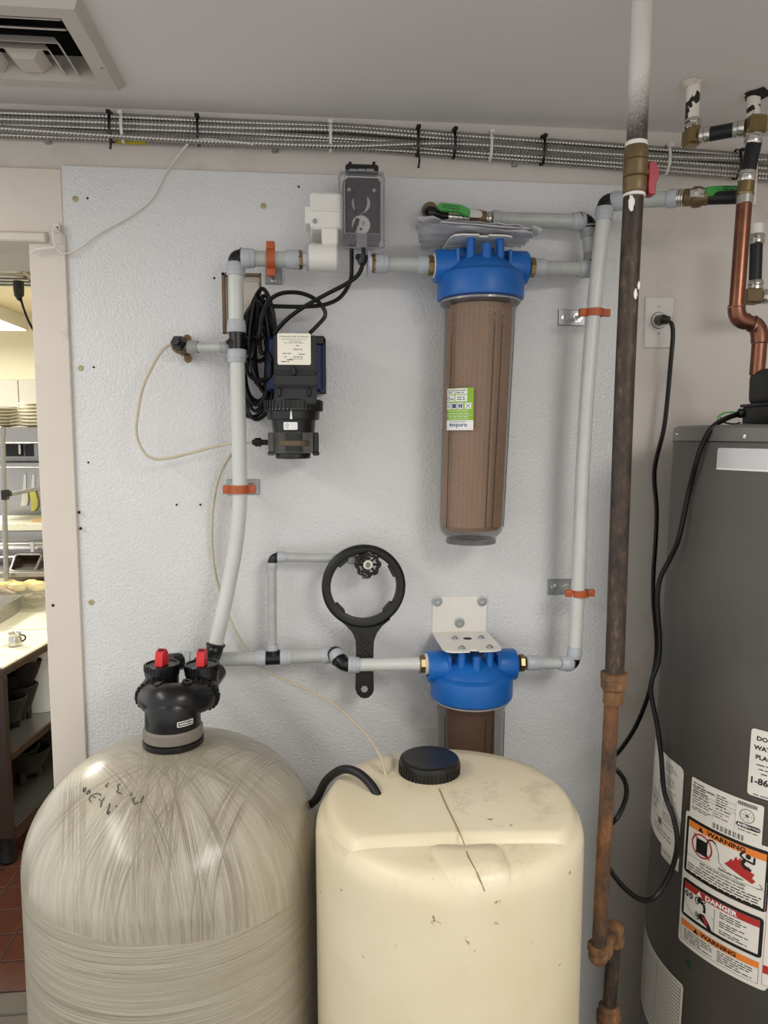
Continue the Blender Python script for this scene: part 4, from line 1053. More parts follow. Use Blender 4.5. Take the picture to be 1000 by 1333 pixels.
for (u0, u1, v) in ((-.75, .75, .62), (-.3, .4, .5), (-.6, .6, .4), (-.3, .5, -.62)): d.words('greyink', u0*W, u1*W, v*H, .0016, .0009)
for (u0, u1, v) in ((.1, .42, .22), (-.05, .5, -.02), (-.7, -.15, -.28), (.25, .65, -.32), (-.6, -.45, -.5), (-.05, .62, -.5), (-.45, .05, -.68), (-.8, -.3, -.8)): d.words('ink', u0*W, u1*W, v*H, .0024, .0009)
d.build('rating_label', hous, 'lwhite')
# tube head below, axis vertical
def zc(py): return at(383, py, PY).z
c0 = at(382, 520, PY); cxp = c0.x
b = MB(); zt_, zb2 = zc(521), zc(536); n = 44
b.lathe((cxp, PY, zb2), Z, [(.054, 0), (.0595, .001), (.0595, zt_-zb2-.002), (.056, zt_-zb2)], 44); rg = b.build('collar_ring', 'blackm', pm)
b = MB()
for k in range(44):
    a = 2*pi*k/44; q = V((cxp+.0598*cos(a), PY+.0598*sin(a), (zt_+zb2)/2)); b.obox(q, (V((cos(a), sin(a), 0)), V((-sin(a), cos(a), 0)), Z), (.0012, .0022, (zt_-zb2)*.42))
b.build('knurls', 'blackm', rg)
b = MB(); b.lathe((cxp, PY, zc(547)), Z, [(.050, 0), (.053, .001), (.0545, zb2-zc(547))], 36); b.build('skirt', 'black', pm)
d = Decal(cylwrap((cxp, PY), .0545, radians(-94), zc(541))); d.poly('wink', [(-.0025, -.0085), (.0025, -.0085), (.001, .008), (-.001, .008)], .0008)
d.rrect('wink', -.0155, -.030, .0125, -.0145, .002, .0006)
d.words('greyink', -.013, -.004, -.026, .0016, .0009); d.ring('greyink', -.0085, -.0205, .003, .0008, .0009)
for sg in range(28):
    a = -.055+sg*.004; d.rect('wink', a, .0105, a+.001, .0125, .005, 1)
d.build('printed_marks', pm, 'wink')
b = MB(); b.lathe((cxp, PY, zc(563)), Z, [(.043, 0), (.046, zc(547)-zc(563))], 36); b.build('neck', 'black', pm)
b = MB(); b.lathe((cxp+.001, PY, zc(590)), Z, [(.040, 0), (.0425, .002), (.0425, zc(562)-zc(590))], 36); b.build('tube_housing', 'smoke2', pm)
b = MB(); rg = [V((cxp+.027*cos(2*pi*k/24), PY+.027*sin(2*pi*k/24), zc(577))) for k in range(24)]; b.tube(rg, .006, 10, True); b.build('pump_tube', mat('tan_pump_tube', (206, 176, 116), .5), pm)
b = MB(); b.cyl((cxp, PY, zc(588)), (cxp, PY, zc(564)), .018, seg=20); b.build('roller', 'black', pm)
b = MB(); b.lathe((cxp-.002, PY, zc(597)), Z, [(.034, 0), (.0365, .002), (.0365, zc(590)-zc(597))], 32); b.build('end_cap', 'black', pm)
for (x0, x1) in ((349, 357), (408, 415)):
    b = MB(); boxpx(b, x0, 563, x1, 591, PY-.016, .032, .002); boxpx(b, x0-1, 588, x1+1, 593, PY-.02, .04, .002); b.build('side_latch', 'smoke2' if x0 < 360 else 'black', pm)
b = MB(); b.lathe(at(349, 576, PY), at(326, 575.5, PY)-at(349, 576, PY), [(.006, 0), (.006, .013), (.0095, .014), (.0095, .026), (.007, .028), (.0045, .033)], 10); b.build('tube_nut', 'black', pm)
# thin dosing tubing
P = [(231, 447), (222, 448), (210, 458), (198, 478), (186, 505), (179, 540), (178, 567), (187, 588), (200, 597), (222, 596), (255, 588), (290, 579), (315, 577), (330, 576)]
pts = [tipinj]+[at(x, y, -.06-.035*min(1, k/12)) for k, (x, y) in enumerate(P[1:], 1)]
b = MB(); b.tube(spline(pts, 7), .0030, 8); tag(b.build('dosing_tube', 'tubing'), 'thin yellowed tube looping from the injection elbow to the pump', 'tube')
P = [(305, 588, -.05), (294, 602, -.045), (283, 628, -.04), (277, 665, -.035), (276, 710, -.03), (281, 750, -.03), (292, 785, -.03), (306, 820, -.03), (322, 845, -.032), (340, 868, -.04), (372, 886, -.07), (410, 902, -.12), (445, 925, -.19), (475, 955, -.27), (495, 985, -.34), (506, 1023, -.375)]
P = [(318, 579, -.075)]+P
b = MB(); b.tube(spline([at(*p) for p in P], 7), .0030, 8); tag(b.build('suction_tube', 'tubing'), 'thin yellowed tube hanging behind the riser down into the cream tank', 'tube')

# ================================================================== TANKS
def tank_from(xl, xr, y, R):
    a, c = ray(xl, y).xy.normalized(), ray(xr, y).xy.normalized(); m = (a+c).normalized()
    return CAM.xy+m*(R/sin(math.acos(max(-1, min(1, a.dot(m))))))
GR = .262
GC = tank_from(29, 414, 1190, GR)
gn = at(226, 958, GC.y); ZN = gn.z                      # neck height
ZS = ZN-.205                                             # shoulder
gt = thing('fibreglass_tank', 'large grey fibre-wound pressure tank with a domed top, left', 'tank', (GC.x, GC.y, 0))
prof = [(GR*.9, .0), (GR*.985, .02)]+[(GR, .05+(ZS-.05)*k/14) for k in range(15)]
for k in range(1, 22):
    a = pi/2*k/22; prof.append((GR*cos(a)**.92 if k < 21 else .05, ZS+(ZN-.012-ZS)*sin(a)**.98))
prof = [p for p in prof if p[0] >= .050 or p[1] < .1]+[(.050, ZN-.01)]
b = MB(); b.lathe((GC.x, GC.y, 0), Z, prof, 96, uv=True)
b.build('shell', m_tank(ZS-ZN/2-.012), gt)
b = MB(); b.lathe((GC.x, GC.y, ZN-.012), Z, [(.054, 0), (.055, .002), (.055, .010), (.05, .012)], 36); b.build('seal_ring', 'black', gt)
b = MB(); b.lathe((GC.x, GC.y, ZN), Z, [(.052, 0), (.0535, .002), (.0535, .018), (.050, .022)], 36); b.build('collar', mat('grey_rubber_collar', (122, 116, 104), .6, var=.15), gt)
# scribbled marker lettering on the dome
def domehit(px, py):
    r = ray(px, py); best = None
    for k in range(400):
        t = .8+k*.002; p = CAM+r*t; rr = sqrt((p.x-GC.x)**2+(p.y-GC.y)**2)
        if p.z < ZN and rr < GR:
            # radius of the shell at this height
            if p.z <= ZS: return p
            q = min(1, (p.z-ZS)/(ZN-.012-ZS)); a = math.asin(q**(1/.98)); R = GR*cos(a)**.92
            if rr <= R: return CAM+r*(t-.003)
    return None
mk = MB()
for st in ([(109, 1025), (108, 1030)], [(112, 1025), (109, 1031)], [(115, 1029), (113, 1034), (117, 1032), (116, 1028)], [(131, 1036), (130, 1033), (124, 1033), (118, 1036), (116, 1041), (118, 1044)], [(121, 1037), (124, 1038)], [(129, 1040), (131, 1042)], [(136, 1038), (132, 1044), (131, 1051)], [(143, 1046), (141, 1053), (139, 1058), (140, 1060), (143, 1056)], [(141, 1019), (137, 1023), (140, 1024)], [(157, 1020), (153, 1022), (154, 1027), (152, 1031), (158, 1033)], [(172, 1032), (169, 1036)], [(176, 1038), (172, 1040), (175, 1047), (180, 1044)], [(187, 1036), (183, 1045)], [(150, 1050), (152, 1049)]):
    P = [domehit(*p) for p in st]
    if all(P): mk.tube(P, .0008, 5)
mk.build('marker_scribble', 'marker', gt)
# control valve on the tank
hv = thing('tank_valve_head', 'black twin-knob valve head screwed on the grey tank', 'valve', (GC.x, GC.y, ZN+.02))
hc = V((GC.x, GC.y, 0)); zb0 = ZN+.021
b = MB(); b.lathe((GC.x, GC.y, zb0), Z, [(.049, 0), (.050, .002), (.049, .036), (.046, .05), (.036, .062), (.02, .068), (1e-5, .069)], 36); b.build('base', 'black', hv)
BYY = GC.y+.075
lft, rgt = at(207, 893, BYY), at(264, 892, BYY)
path = [lft+V((0, .008, .004)), lft+V((-.004, -.035, -.006)), V((GC.x-.018, GC.y-.004, zb0+.048)), V((GC.x, GC.y-.012, zb0+.050)), V((GC.x+.022, GC.y-.004, zb0+.048)), rgt+V((.004, -.035, -.006)), rgt+V((0, .008, .004))]
b = MB(); b.tube(spline(path, 6), [.0265+.006*sin(pi*k/36) for k in range(37)], 20); b.build('yoke', 'black', hv)
b = MB(); b.lathe((GC.x+.028, GC.y-.004, zb0+.083), V((.2, -.1, 1)), [(.009, -.004), (.009, .001), (.005, .001), (.005, -.001)], 14); b.build('boss', 'black', hv)
b = MB(); b.lathe((GC.x-.024, GC.y-.006, zb0+.081), V((-.2, -.1, 1)), [(.007, -.004), (.007, .001), (1e-5, .0012)], 14); b.build('boss', 'black', hv)
for (p, sd) in ((lft, -1), (rgt, 1)):
    b = MB(); dv = (V((sd*.012, .085, .035))).normalized(); q = p+V((0, -.040, -.010))
    b.lathe(q, dv, [(.029, 0), (.034, .002), (.034, .011), (.029, .013)], 30); nt = b.build('union_nut', 'blackm', hv)
    b = MB(); ux, uy = frame(dv)
    for k in range(22):
        a = 2*pi*k/22; e = ux*cos(a)+uy*sin(a); b.obox(q+dv*.0065+e*.0345, (e, dv.cross(e), dv), (.0017, .0028, .005))
    b.build('lugs', 'blackm', nt)
    zt2 = at(211 if sd < 0 else 263, 862, BYY-.005).z; bx_ = at(211 if sd < 0 else 263, 872, BYY-.005).x; p = V((bx_, BYY-.005, p.z))
    b = MB(); b.lathe((p.x, p.y, zt2-.062), Z, [(.027, 0), (.031, .01), (.031, .038), (.0325, .039), (.0325, .058), (.0310, .060), (.029, .060), (.0285, .0575), (1e-5, .0575)], 32); br = b.build('barrel', 'black', hv)
    b = MB()
    for k in range(30):
        a = 2*pi*k/30; e = V((cos(a), sin(a), 0)); b.obox(V((p.x, p.y, zt2-.009))+e*.0328, (e, Z.cross(e), Z), (.0009, .0015, .006))
    b.build('grip_ribs', 'black', br)
    b = MB(); hd_ = V((p.x+.001, p.y-.004, zt2-.003)); ax = V((.25 if sd < 0 else .1, 1, 0)).normalized(); sd2 = Z.cross(ax)
    pr = [(-.016, 0), (.014, 0), (.013, .020), (.004, .030), (-.010, .026), (-.014, .014)]
    b.prism(pr, hd_-sd2*.0075, ax, Z, sd2*.015); rh = b.build('red_knob', 'red', hv)
    b = MB(); b.obox(hd_+ax*-.002+Z*.0285, (ax, sd2, Z), (.003, .005, .0012)); b.build('slot', 'ink', rh)
b = MB(); b.tube(spline([lft+V((0, .0, -.012)), (lft+rgt)/2+V((0, .012, -.02)), rgt+V((0, 0, -.012))], 6), .017, 14); b.tube([lft+V((0, .0, -.01)), lft+V((.012, .055, .008))], .018, 14); b.tube([rgt+V((0, .0, -.01)), rgt+V((.018, .07, .004))], .020, 14); b.build('bridge', 'black', hv)
d = Decal(cylwrap((GC.x, GC.y), .0498, radians(-52), zb0+.018)); d.rrect('wink', -.017, -.005, .014, .005, .0015, .0008); d.rrect('greyink', -.0155, -.0036, .0125, .0036, .001, .0010)
d.words('wink', -.013, .011, 0, .003, .0012); d.build('name_plate', hv, 'wink')

# cream brine tank
BR = .229
BC = tank_from(412.5, 757, 1230, BR)
ZB = atz(590, 1165, 0) and None
bt = thing('brine_tank', 'cream plastic brine tank with black cap, foreground', 'tank', (BC.x, BC.y, 0))
ZSH = at(590, 1178, BC.y-BR).z                           # front shoulder height
ZTOP = ZSH+.075
b = MB()
pr = [(BR*.93, 0), (BR*.985, .015), (BR*.99, .05)]+[(BR*.99+(BR*.01)*k/8, .05+(ZSH-.03-.05)*k/8) for k in range(1, 9)]
pr += [(BR, ZSH-.006), (BR*.996, ZSH+.006), (BR*.983, ZSH+.017), (BR*.958, ZSH+.026), (BR*.925, ZSH+.032), (BR*.88, ZSH+.0345), (BR*.80, ZSH+.036), (BR*.5, ZSH+.038), (BR*.2, ZSH+.039), (1e-5, ZSH+.039)]
b.lathe((BC.x, BC.y, 0), Z, pr, 72); b.build('shell', 'brine', bt)
def topz(x, y):
    r = sqrt((x-BC.x)**2+(y-BC.y)**2)/BR
    zs = [(0, .039), (.2, .039), (.5, .038), (.80, .036), (.88, .0345), (.925, .032), (.958, .026), (.983, .017), (.996, .006), (1, -.01)]
    for (a, c), (e, f) in zip(zs[:-1], zs[1:]):
        if r <= e: return ZSH+c+(f-c)*(r-a)/(e-a)
    return ZSH-.03
def ontop(px, py, up=0):
    r = ray(px, py); t = .7
    while t < 2.2:
        p = CAM+r*t
        if (p.xy-BC).length < BR and p.z < topz(p.x, p.y)+up: return p
        t += .0006
    return atz(px, py, ZSH+up)
# step across the lid: the back part is a raised low plateau, with a lip along its front edge
e0, e1 = ontop(455, 1117), ontop(720, 1099)
def plateau():
    b = MB(); n, m = 48, 18; up = .013; vs = []
    dirx = (e1-e0); dirx.z = 0; L = dirx.length; dirx.normalize(); diry = V((-dirx.y, dirx.x, 0))
    mid = V((BC.x, BC.y, 0)); off = (e0-mid).dot(diry); cen = mid+diry*off; half = sqrt(max(0, (BR*.965)**2-off**2))
    RR = BR*.955
    for i in range(n+1):
        a_ = -RR*cos(pi*i/n)*.9995; sq = sqrt(RR*RR-a_*a_); d0 = max(off, -sq)
        for j in range(m+1):
            d_ = d0+(sq-d0)*(j/m)**1.6; p = mid+dirx*a_+diry*d_
            k = max(0, min(1, (d_-off)/.011)); k = k*k*(3-2*k); r = sqrt(a_*a_+d_*d_)/BR; rim = max(0, min(1, (.955-r)/.06)); rim = rim*rim*(3-2*rim)
            vs.append(V((p.x, p.y, topz(p.x, p.y)-.0006+up*k*rim)))
    fs = [(i*(m+1)+j, (i+1)*(m+1)+j, (i+1)*(m+1)+j+1, i*(m+1)+j+1) for i in range(n) for j in range(m)]
    b.add(vs, fs); return b
plateau().build('raised_lid_section', 'brine', bt, ang=80)
# tongue-shaped pad on the front of the lid
TZ = lambda p, h: V((p.x, p.y, topz(p.x, p.y)+h))
U = [(560, 1104), (604, 1103), (648, 1102), (659, 1122), (666, 1143), (660, 1158), (642, 1166), (620, 1169), (599, 1164), (583, 1150), (571, 1128)]
P = [p.lerp(p, 1) for p in spline([ontop(*p) for p in U], 4, True)]; ce = sum(P, V((0, 0, 0)))/len(P)
vs = [p-Z*.002 for p in P]+[TZ(p.lerp(ce, .08), .006) for p in P]+[TZ(p.lerp(ce, .5), .0065) for p in P]+[TZ(ce, .0065)]
n = len(P); fs = [(r*n+k, r*n+(k+1) % n, r*n+n+(k+1) % n, r*n+n+k) for r in range(2) for k in range(n)]+[(2*n+k, 2*n+(k+1) % n, 3*n) for k in range(n)]
b = MB(); b.add(vs, fs); b.build('tongue_pad', 'brine', bt, ang=70)
b = MB(); P = [ontop(x, y, u) for x, y, u in ((572, 1027, .0135), (582, 1050, .0138), (592, 1070, .0138), (602, 1092, .0145), (605, 1101, .004), (610, 1115, .0075), (622, 1138, .0075), (631, 1160, .0065))]
b.tube(spline(P, 5), .0009, 5); b.build('mould_seam', mat('brown_seam', (150, 126, 80), .6), bt)
cp = at(559, 1000, BC.y+.10); zcap = ontop(559, 1012).z; q = ontop(559, 1012)
b = MB(); b.lathe((q.x, q.y, zcap-.006), Z, [(.062, 0), (.060, .012), (.05, .015)], 32); b.build('neck', 'brine', bt)
b = MB(); b.lathe((q.x, q.y, zcap+.006), Z, [(.054, 0), (.056, .002), (.056, .026), (.054, .031), (.050, .033), (.044, .0325), (1e-5, .0325)], 40); cap = b.build('cap', 'black', bt)
b = MB()
for k in range(46):
    a = 2*pi*k/46; e = V((cos(a), sin(a), 0)); b.obox(V((q.x, q.y, zcap+.019))+e*.0562, (e, Z.cross(e), Z), (.0008, .0013, .010))
b.build('grip_ribs', 'black', cap)
# black hose from behind the grey tank into the lid
P = [(400, 1050, -.30), (412, 1040, -.33), (425, 1016, -.36), (445, 1002, -.38), (466, 1006, -.39), (485, 1024, -.40), (497, 1048, -.41)]
pe = ontop(504, 1064, -.012)
pts = [at(*p) for p in P]; 
for k, p in enumerate(P): pts[k] = at(p[0], p[1], -.30+(pe.y+.30)*k/len(P))
b = MB(); b.tube(spline(pts+[pe], 8), .0078, 12); tag(b.build('brine_hose', 'blackm'), 'thick black hose arching into the lid of the cream tank', 'hose')

# ================================================================== TALL PAINTED PIPE
GY = -.52
gp = thing('gas_pipe', 'tall iron pipe from ceiling to floor, white-painted top and rusty bottom', 'pipe', at(815, 430, GY))
pz = lambda x, y: at(x, y, GY)
top = pz(829, 160); upv = (pz(836.5, 0)-pz(829, 190)); upv.normalize()
tt = pz(829, 190)+upv*((ZC+.02-pz(829, 190).z)/upv.z)
zlo, zhi = pz(833, 150).z, pz(834, 85).z
b = MB(); b.cyl(pz(828.5, 200), tt, .0152, seg=28); b.build('painted_pipe', m_gaspipe(zlo-pz(829, 120).x-.03, zhi-pz(829, 120).x+.09), gp)
b = MB(); a, e = pz(826, 253), pz(828.5, 189); L = (e-a).length
b.lathe(a, e-a, [(.015, 0), (.0175, .003), (.018, L*.1), (.018, L*.30), (.0185, L*.31), (.0165, L*.34), (.0182, L*.36), (.0182, L*.66), (.0165, L*.68), (.0180, L*.70), (.0175, L*.95), (.0155, L)], 28); b.build('valve_body', 'bronze', gp)
for (y0, y1) in ((185, 192), (252, 257)):
    b = MB(); a, e = pz(828.5-(y0-185)*.04, y1), pz(828.5-(y0-185)*.04, y0); b.lathe(a, e-a, [(.0155, 0), (.0172, .001), (.0165, (e-a).length-.001), (.0154, (e-a).length)], 24); b.build('sealant_band', 'white', gp)
b = MB(); b.cyl(pz(836, 224), pz(846, 224), .0085, seg=10); b.build('valve_stem', 'bronze', gp)
b = MB(); P = [(845, 212), (849, 209.5), (855, 210), (858.5, 220), (858, 232), (855, 237), (854, 253), (845, 253), (844, 240), (845, 230)]; pxpoly(b, P, GY-.009, .018); b.build('red_lever', 'dkred', gp)
b = MB(); b.tube(spline([pz(825, 252), pz(819, 370), pz(812.5, 520), pz(806, 700), pz(800, 880)], 6), .0152, 28); mp_ = b.build('bare_pipe', 'oldpipe', gp)
for (x0, y0, rr, st) in ((822, 385, .004, 0), (817, 268, .006, 0), (826.5, 374, .003, 0)):
    b = MB(); p = pz(x0, y0)-V((0, .0142, 0)); b.ball(p, rr, (.8, .35, 2.0), 10, .18); b.build('paint_splash', 'white', mp_)
b = MB(); a, e = pz(798, 916), pz(799.5, 875); L = (e-a).length
b.lathe(a, e-a, [(.0155, 0), (.0165, .003), (.0165, L*.42), (.0205, L*.52), (.0205, L*.78), (.0215, L*.80), (.0215, L*.98), (.0165, L)], 24); b.build('reducer', 'rust2', gp)
b = MB(); b.lathe(pz(799.3, 880), Z, [(.0195, 0), (.019, .0035), (.0155, .004)], 24); b.build('sealant_band', mat('crusty_white_sealant', (214, 206, 190), .8, var=.2, vs=150, bump=.8, bs=200), gp)
b = MB(); b.tube(spline([pz(796.5, 912), pz(791, 1020), pz(785, 1130), pz(780, 1232)], 6), .0120, 22); b.build('rusty_pipe', 'rust', gp)
ea = pz(779, 1243); eb = at(800, 1210, GY+.075)
def iron_elbow(b, a, c, e, r):
    pts = [a]+[(a*(1-q)**2+c*2*q*(1-q)+e*q*q) for q in (.15, .3, .5, .7, .85)]+[e]; b.tube(pts, r, 18)
    for (p, q) in ((a, c), (e, c)):
        d_ = (q-p).normalized(); b.lathe(p, d_, [(r, -.001), (r*1.18, .0), (r*1.18, .009), (r, .011)], 20)
dirn = (eb-ea).normalized()
b = MB(); iron_elbow(b, ea+Z*.018, ea-Z*.004, ea+dirn*.026, .0155); b.ball(ea-Z*.001, .0168); b.build('elbow', 'rust2', gp)
b = MB(); b.cyl(ea+dirn*.02, eb-dirn*.015, .0125, seg=18); b.build('nipple', 'rust', gp)
b = MB(); iron_elbow(b, eb-dirn*.024, eb+Z*.004, eb-Z*.026, .0155); b.ball(eb+Z*.001, .0165); b.build('elbow', 'rust2', gp)
lo_ = at(793, 1318, GY+.075)
b = MB(); b.cyl(eb-Z*.02, lo_, .0125, seg=18); b.build('rusty_pipe', 'oldpipe', gp)
b = MB(); b.lathe(lo_+Z*.012, V((0, 0, -1)), [(.0135, -.004), (.019, 0), (.020, .012), (.0225, .015), (.0225, .032), (.019, .035), (.0125, .036)], 20); b.build('union', 'rust', gp)
b = MB(); b.cyl(V((lo_.x, lo_.y, 0)), lo_, .0125, seg=16); b.build('rusty_pipe', 'rust', gp)

# ================================================================== WATER HEATER
HR, HGAP = .27, .05
hy = -HGAP-HR
r_ = ray(856, 960).xy.normalized(); n_ = V((r_.y, -r_.x)); s_ = (hy-CAM.y-HR*n_.y)/r_.y; HC = CAM.xy+r_*s_+n_*HR
HTOP = at(900, 556, hy-.1).z
LEAN = radians(1.2)
HT = Matrix.Translation((HC.x, HC.y, 1.4)) @ Matrix.Rotation(LEAN, 4, 'Y') @ Matrix.Translation((-HC.x, -HC.y, -1.4))
HTi = HT.inverted()
wh = thing('water_heater', 'tall dark grey water heater covered in warning stickers', 'water heater', HT @ V((HC.x, HC.y, 0)))
def hl(prof, name, m, seg=72):
    b = MB(); b.lathe((HC.x, HC.y, 0), Z, prof, seg); b.v = [HT @ p for p in b.v]; return b.build(name, m, wh)
hl([(HR*.97, .03), (HR, .04), (HR, HTOP-.030)], 'jacket', 'heater')
hl([(HR+.0015, HTOP-.030), (HR+.0018, HTOP-.006), (HR-.004, HTOP-.001), (HR-.02, HTOP), (1e-5, HTOP)], 'lid', 'heatertop')
hl([(HR+.0022, HTOP-.0315), (HR+.0022, HTOP-.0295)], 'lid_seam', 'ink')
def hhit(px, py):
    o = HTi @ CAM; dr = HTi.to_3x3() @ ray(px, py); ox, oy = o.x-HC.x, o.y-HC.y
    a = dr.x**2+dr.y**2; b_ = 2*(ox*dr.x+oy*dr.y); c_ = ox*ox+oy*oy-HR*HR; D = max(0, b_*b_-4*a*c_); t = (-b_-sqrt(D))/(2*a); p = o+dr*t
    return atan2(p.y-HC.y, p.x-HC.x) % (2*pi), p.z
for (x, y) in ((883, 565), (971, 568)):
    a, z = hhit(x, y); b = MB(); q = HT @ V((HC.x+HR*cos(a), HC.y+HR*sin(a), z)); b.lathe(q, V((cos(a), sin(a), 0)), [(.0042, 0), (.0035, .004), (1e-5, .0045)], 12); b.build('screw', 'chrome', wh)
def hdecal(pl, pr, ytop, ybot):
    """sticker whose left/right edges pass through pixel columns pl, pr (at rows inside it)"""
    a0, zt = hhit(*pl); a1, zt2 = hhit(*pr); _, zb = hhit(pl[0]-(ybot-pl[1])*.055, ybot)
    W = (a1-a0)*HR/2; z1 = (zt+zt2)/2; H = (z1-zb)/2
    return Decal(cylwrap((HC.x, HC.y), HR, (a0+a1)/2, (z1+zb)/2, HT)), W, H
E1, E2, E3, E4 = .0009, .0013, .0017, .0021
# silver band near the top
d, W, H = hdecal((935, 582), (1030, 586), 582, 611); d.rrect('silver', -W, -H, W, H, .004, E1); d.rect('wink', -W*.99, -H, W*.99, -H+.003, E2); d.build('silver_label', wh, 'silver')
# upper left data sheet, partly round the side
d, W, H = hdecal((848.5, 957), (891.5, 998), 957, 1062)
d.rrect('paper', -W, -H, W, H, .010, E1, 16)
rng2 = random.Random(3)
for k in range(26):
    v = H*(.86-k*.055)
    if k % 5 != 4: d.words('ink' if k in (0, 1) else 'greyink', .25*W, .85*W, v, .0026, E2, rng2, False)
    if k > 14 and k % 3: d.words('greyink', -.5*W, .1*W, v, .0024, E2, rng2, False)
d.ring('greyink', -.35*W, .35*H, .03, .0015, E2, ry=.07); d.rect('greyink', .02*W, -.62*H, .22*W, -.48*H, E2)
for v in (-.70, -.78): d.words('greyink', -.2*W, .7*W, v*H, .004, E2, rng2)
d.build('data_sheet', wh, 'paper')
d, W, H = hdecal((862, 1097), (885, 1115), 1097, 1112); d.rrect('paper', -W, -H, W, H, .002, E1); d.words('ink', -.8*W, .1*W, 0, .003, E2, rng2); d.build('small_label', wh, 'paper')
# rating plate with bar code
d, W, H = hdecal((902, 1014), (996, 1045.5), 1014, 1062)
d.rrect('paper', -W, -H, W, H, .003, E3+.0002)
P3, P4 = E3+.0006, E3+.001
for k, v in enumerate((.78, .66, .54, .42, .30, .14, .02, -.10, -.22, -.4, -.5)):
    d.words('ink' if k < 6 else 'greyink', -.93*W, (-.1 if k % 2 else -.3)*W, v*H, .0032, P3, rng2, False); 
    if k < 6: d.words('ink', -.2*W, .25*W, (v-.06)*H, .0030, P3, rng2, False)
    elif k < 9: d.words('greyink', -.25*W, .22*W, (v-.1)*H, .0026, P3, rng2, False)
for v in (.6, .36, .2): d.rect('greyink', -.95*W, v*H, .33*W, v*H+.0006, P3)
d.rect('greyink', .33*W, -.6*H, .335*W, .8*H, P3, 1); d.rect('greyink', -.28*W, -.6*H, -.275*W, .1*H, P3, 1)
for k in range(30):
    if k % 4 != 3: d.rect('ink', -.25*W+k*.0275*W, -.92*H, -.25*W+k*.0275*W+.015*W*(1 if k % 3 else .6), -.66*H, P3, 1)
for k in range(16): d.rect('ink', .38*W+k*.03*W, .72*H, .38*W+k*.03*W+.016*W, .9*H, P3, 1)
d.ring('greyink', .62*W, .30*H, .0125, .0012, P3); d.disc('greyink', .62*W, .30*H, .003, P3)
for k in range(6): d.line('greyink', [(.62*W+.004*cos(k), .30*H+.004*sin(k)), (.62*W+.009*cos(k), .30*H+.009*sin(k))], .0008, P3)
d.rrect('ink', .36*W, -.30*H, .96*W, -.08*H, .004, P3); d.text('wink', 'AHRI', .52*W, -.19*H, .0075, P4, .03); d.text('wink', 'CERTIFIED', .78*W, -.19*H, .005, P4)
d.words('greyink', .42*W, .9*W, -.42*H, .003, P3, rng2); d.build('rating_plate', wh, 'paper')
# big white warning sheet
d, W, H = hdecal((894, 1057), (1012, 1102), 1057, 1223)
d.rrect('paper', -W, -H, W, H, .006, E1, 20)
def panel_box(v0, v1, u0, u1, head, txt, tcol):
    d.rrect('ink', u0, v0, u1, v1, .006, E2, 16); t_ = .0062
    d.rect('paper', u0+t_, v0+t_, u1-t_, v1-t_, E3, 14); d.rect(head, u0+t_, v1-t_-.0125, u1-t_, v1-t_, E4, 14)
    d.text(tcol, txt, (u0+u1)/2+.004, v1-t_-.0066, .0118, E4+.0003, .035, 1.25)
    tu = (u0+u1)/2-.045 if len(txt) > 6 else (u0+u1)/2-.038; tv = v1-t_-.0112
    d.poly(tcol, [(tu-.0058, tv), (tu+.0058, tv), (tu, tv+.0098)], E4+.0003)
u0, u1 = -W+.004, W-.008
T_ = 2*H; A1 = H-.03*T_; A0 = A1-.425*T_
panel_box(A0, A1, u0, u1, 'oink', 'WARNING', 'ink')
# pictogram row: crossed-out fuel can, vapour trail, flames, fleeing figure
yc_ = A1-.0435; cu = u0+.038
d.poly('ink', [(cu-.012, yc_-.016), (cu+.012, yc_-.016), (cu+.012, yc_+.010), (cu+.006, yc_+.012), (cu-.012, yc_+.012)], E4)
d.line('ink', [(cu+.010, yc_+.010), (cu+.014, yc_+.020), (cu+.022, yc_+.022), (cu+.028, yc_+.018)], .0032, E4)
d.ring('rink', cu, yc_, .0225, .0030, E4+.0002); d.line('rink', [(cu-.018, yc_+.018), (cu+.018, yc_-.018)], .003, E4+.0003)
d.line('greyink', [(cu+.028, yc_+.018), (cu+.034, yc_+.004), (cu+.036, yc_-.012), (cu+.046, yc_-.020), (cu+.105, yc_-.030), (cu+.112, yc_-.026), (cu+.106, yc_-.020)], .0012, E4)
fl = [(.046, -.0125), (.056, -.005), (.061, .002), (.066, -.001), (.073, .010), (.077, .004), (.083, .011), (.089, .001), (.097, -.003), (.104, .000), (.106, -.008), (.116, -.010), (.111, -.018), (.119, -.022), (.112, -.0285)]
fl = [(.046+(p[0]-.046)*.74, p[1]+.004) for p in fl]
for k in range(len(fl)-1):
    q0, q1 = k/(len(fl)-1), (k+1)/(len(fl)-1); bs = lambda q: (cu+.046+.049*q, yc_-.009-.0155*q)
    d.poly('rink', [(cu+fl[k][0], yc_+fl[k][1]), (cu+fl[k+1][0], yc_+fl[k+1][1]), bs(q1), bs(q0)] if k else [(cu+fl[0][0], yc_+fl[0][1]), (cu+fl[1][0], yc_+fl[1][1]), bs(q1)], E4)
fu, fv = cu+.086, yc_+.010
d.disc('ink', fu, fv+.012, .0045, E4+.0003, 12); d.line('ink', [(fu-.004, fv+.006), (fu-.010, fv-.004), (fu-.002, fv-.012)], .006, E4+.0003)
d.line('ink', [(fu-.006, fv+.004), (fu-.014, fv+.010), (fu-.008, fv+.018)], .0035, E4+.0003); d.line('ink', [(fu-.002, fv+.004), (fu+.010, fv+.002), (fu+.010, fv+.014)], .0035, E4+.0003); d.line('ink', [(fu-.004, fv-.008), (fu+.006, fv-.012)], .005, E4+.0003)
d.text('ink', 'Flammable Vapors', cu+.058, yc_-.0235, .0060, E4+.0002, .02)
d.rect('ink', u0+.0065, yc_-.0295, u1-.0065, yc_-.0289, E4)
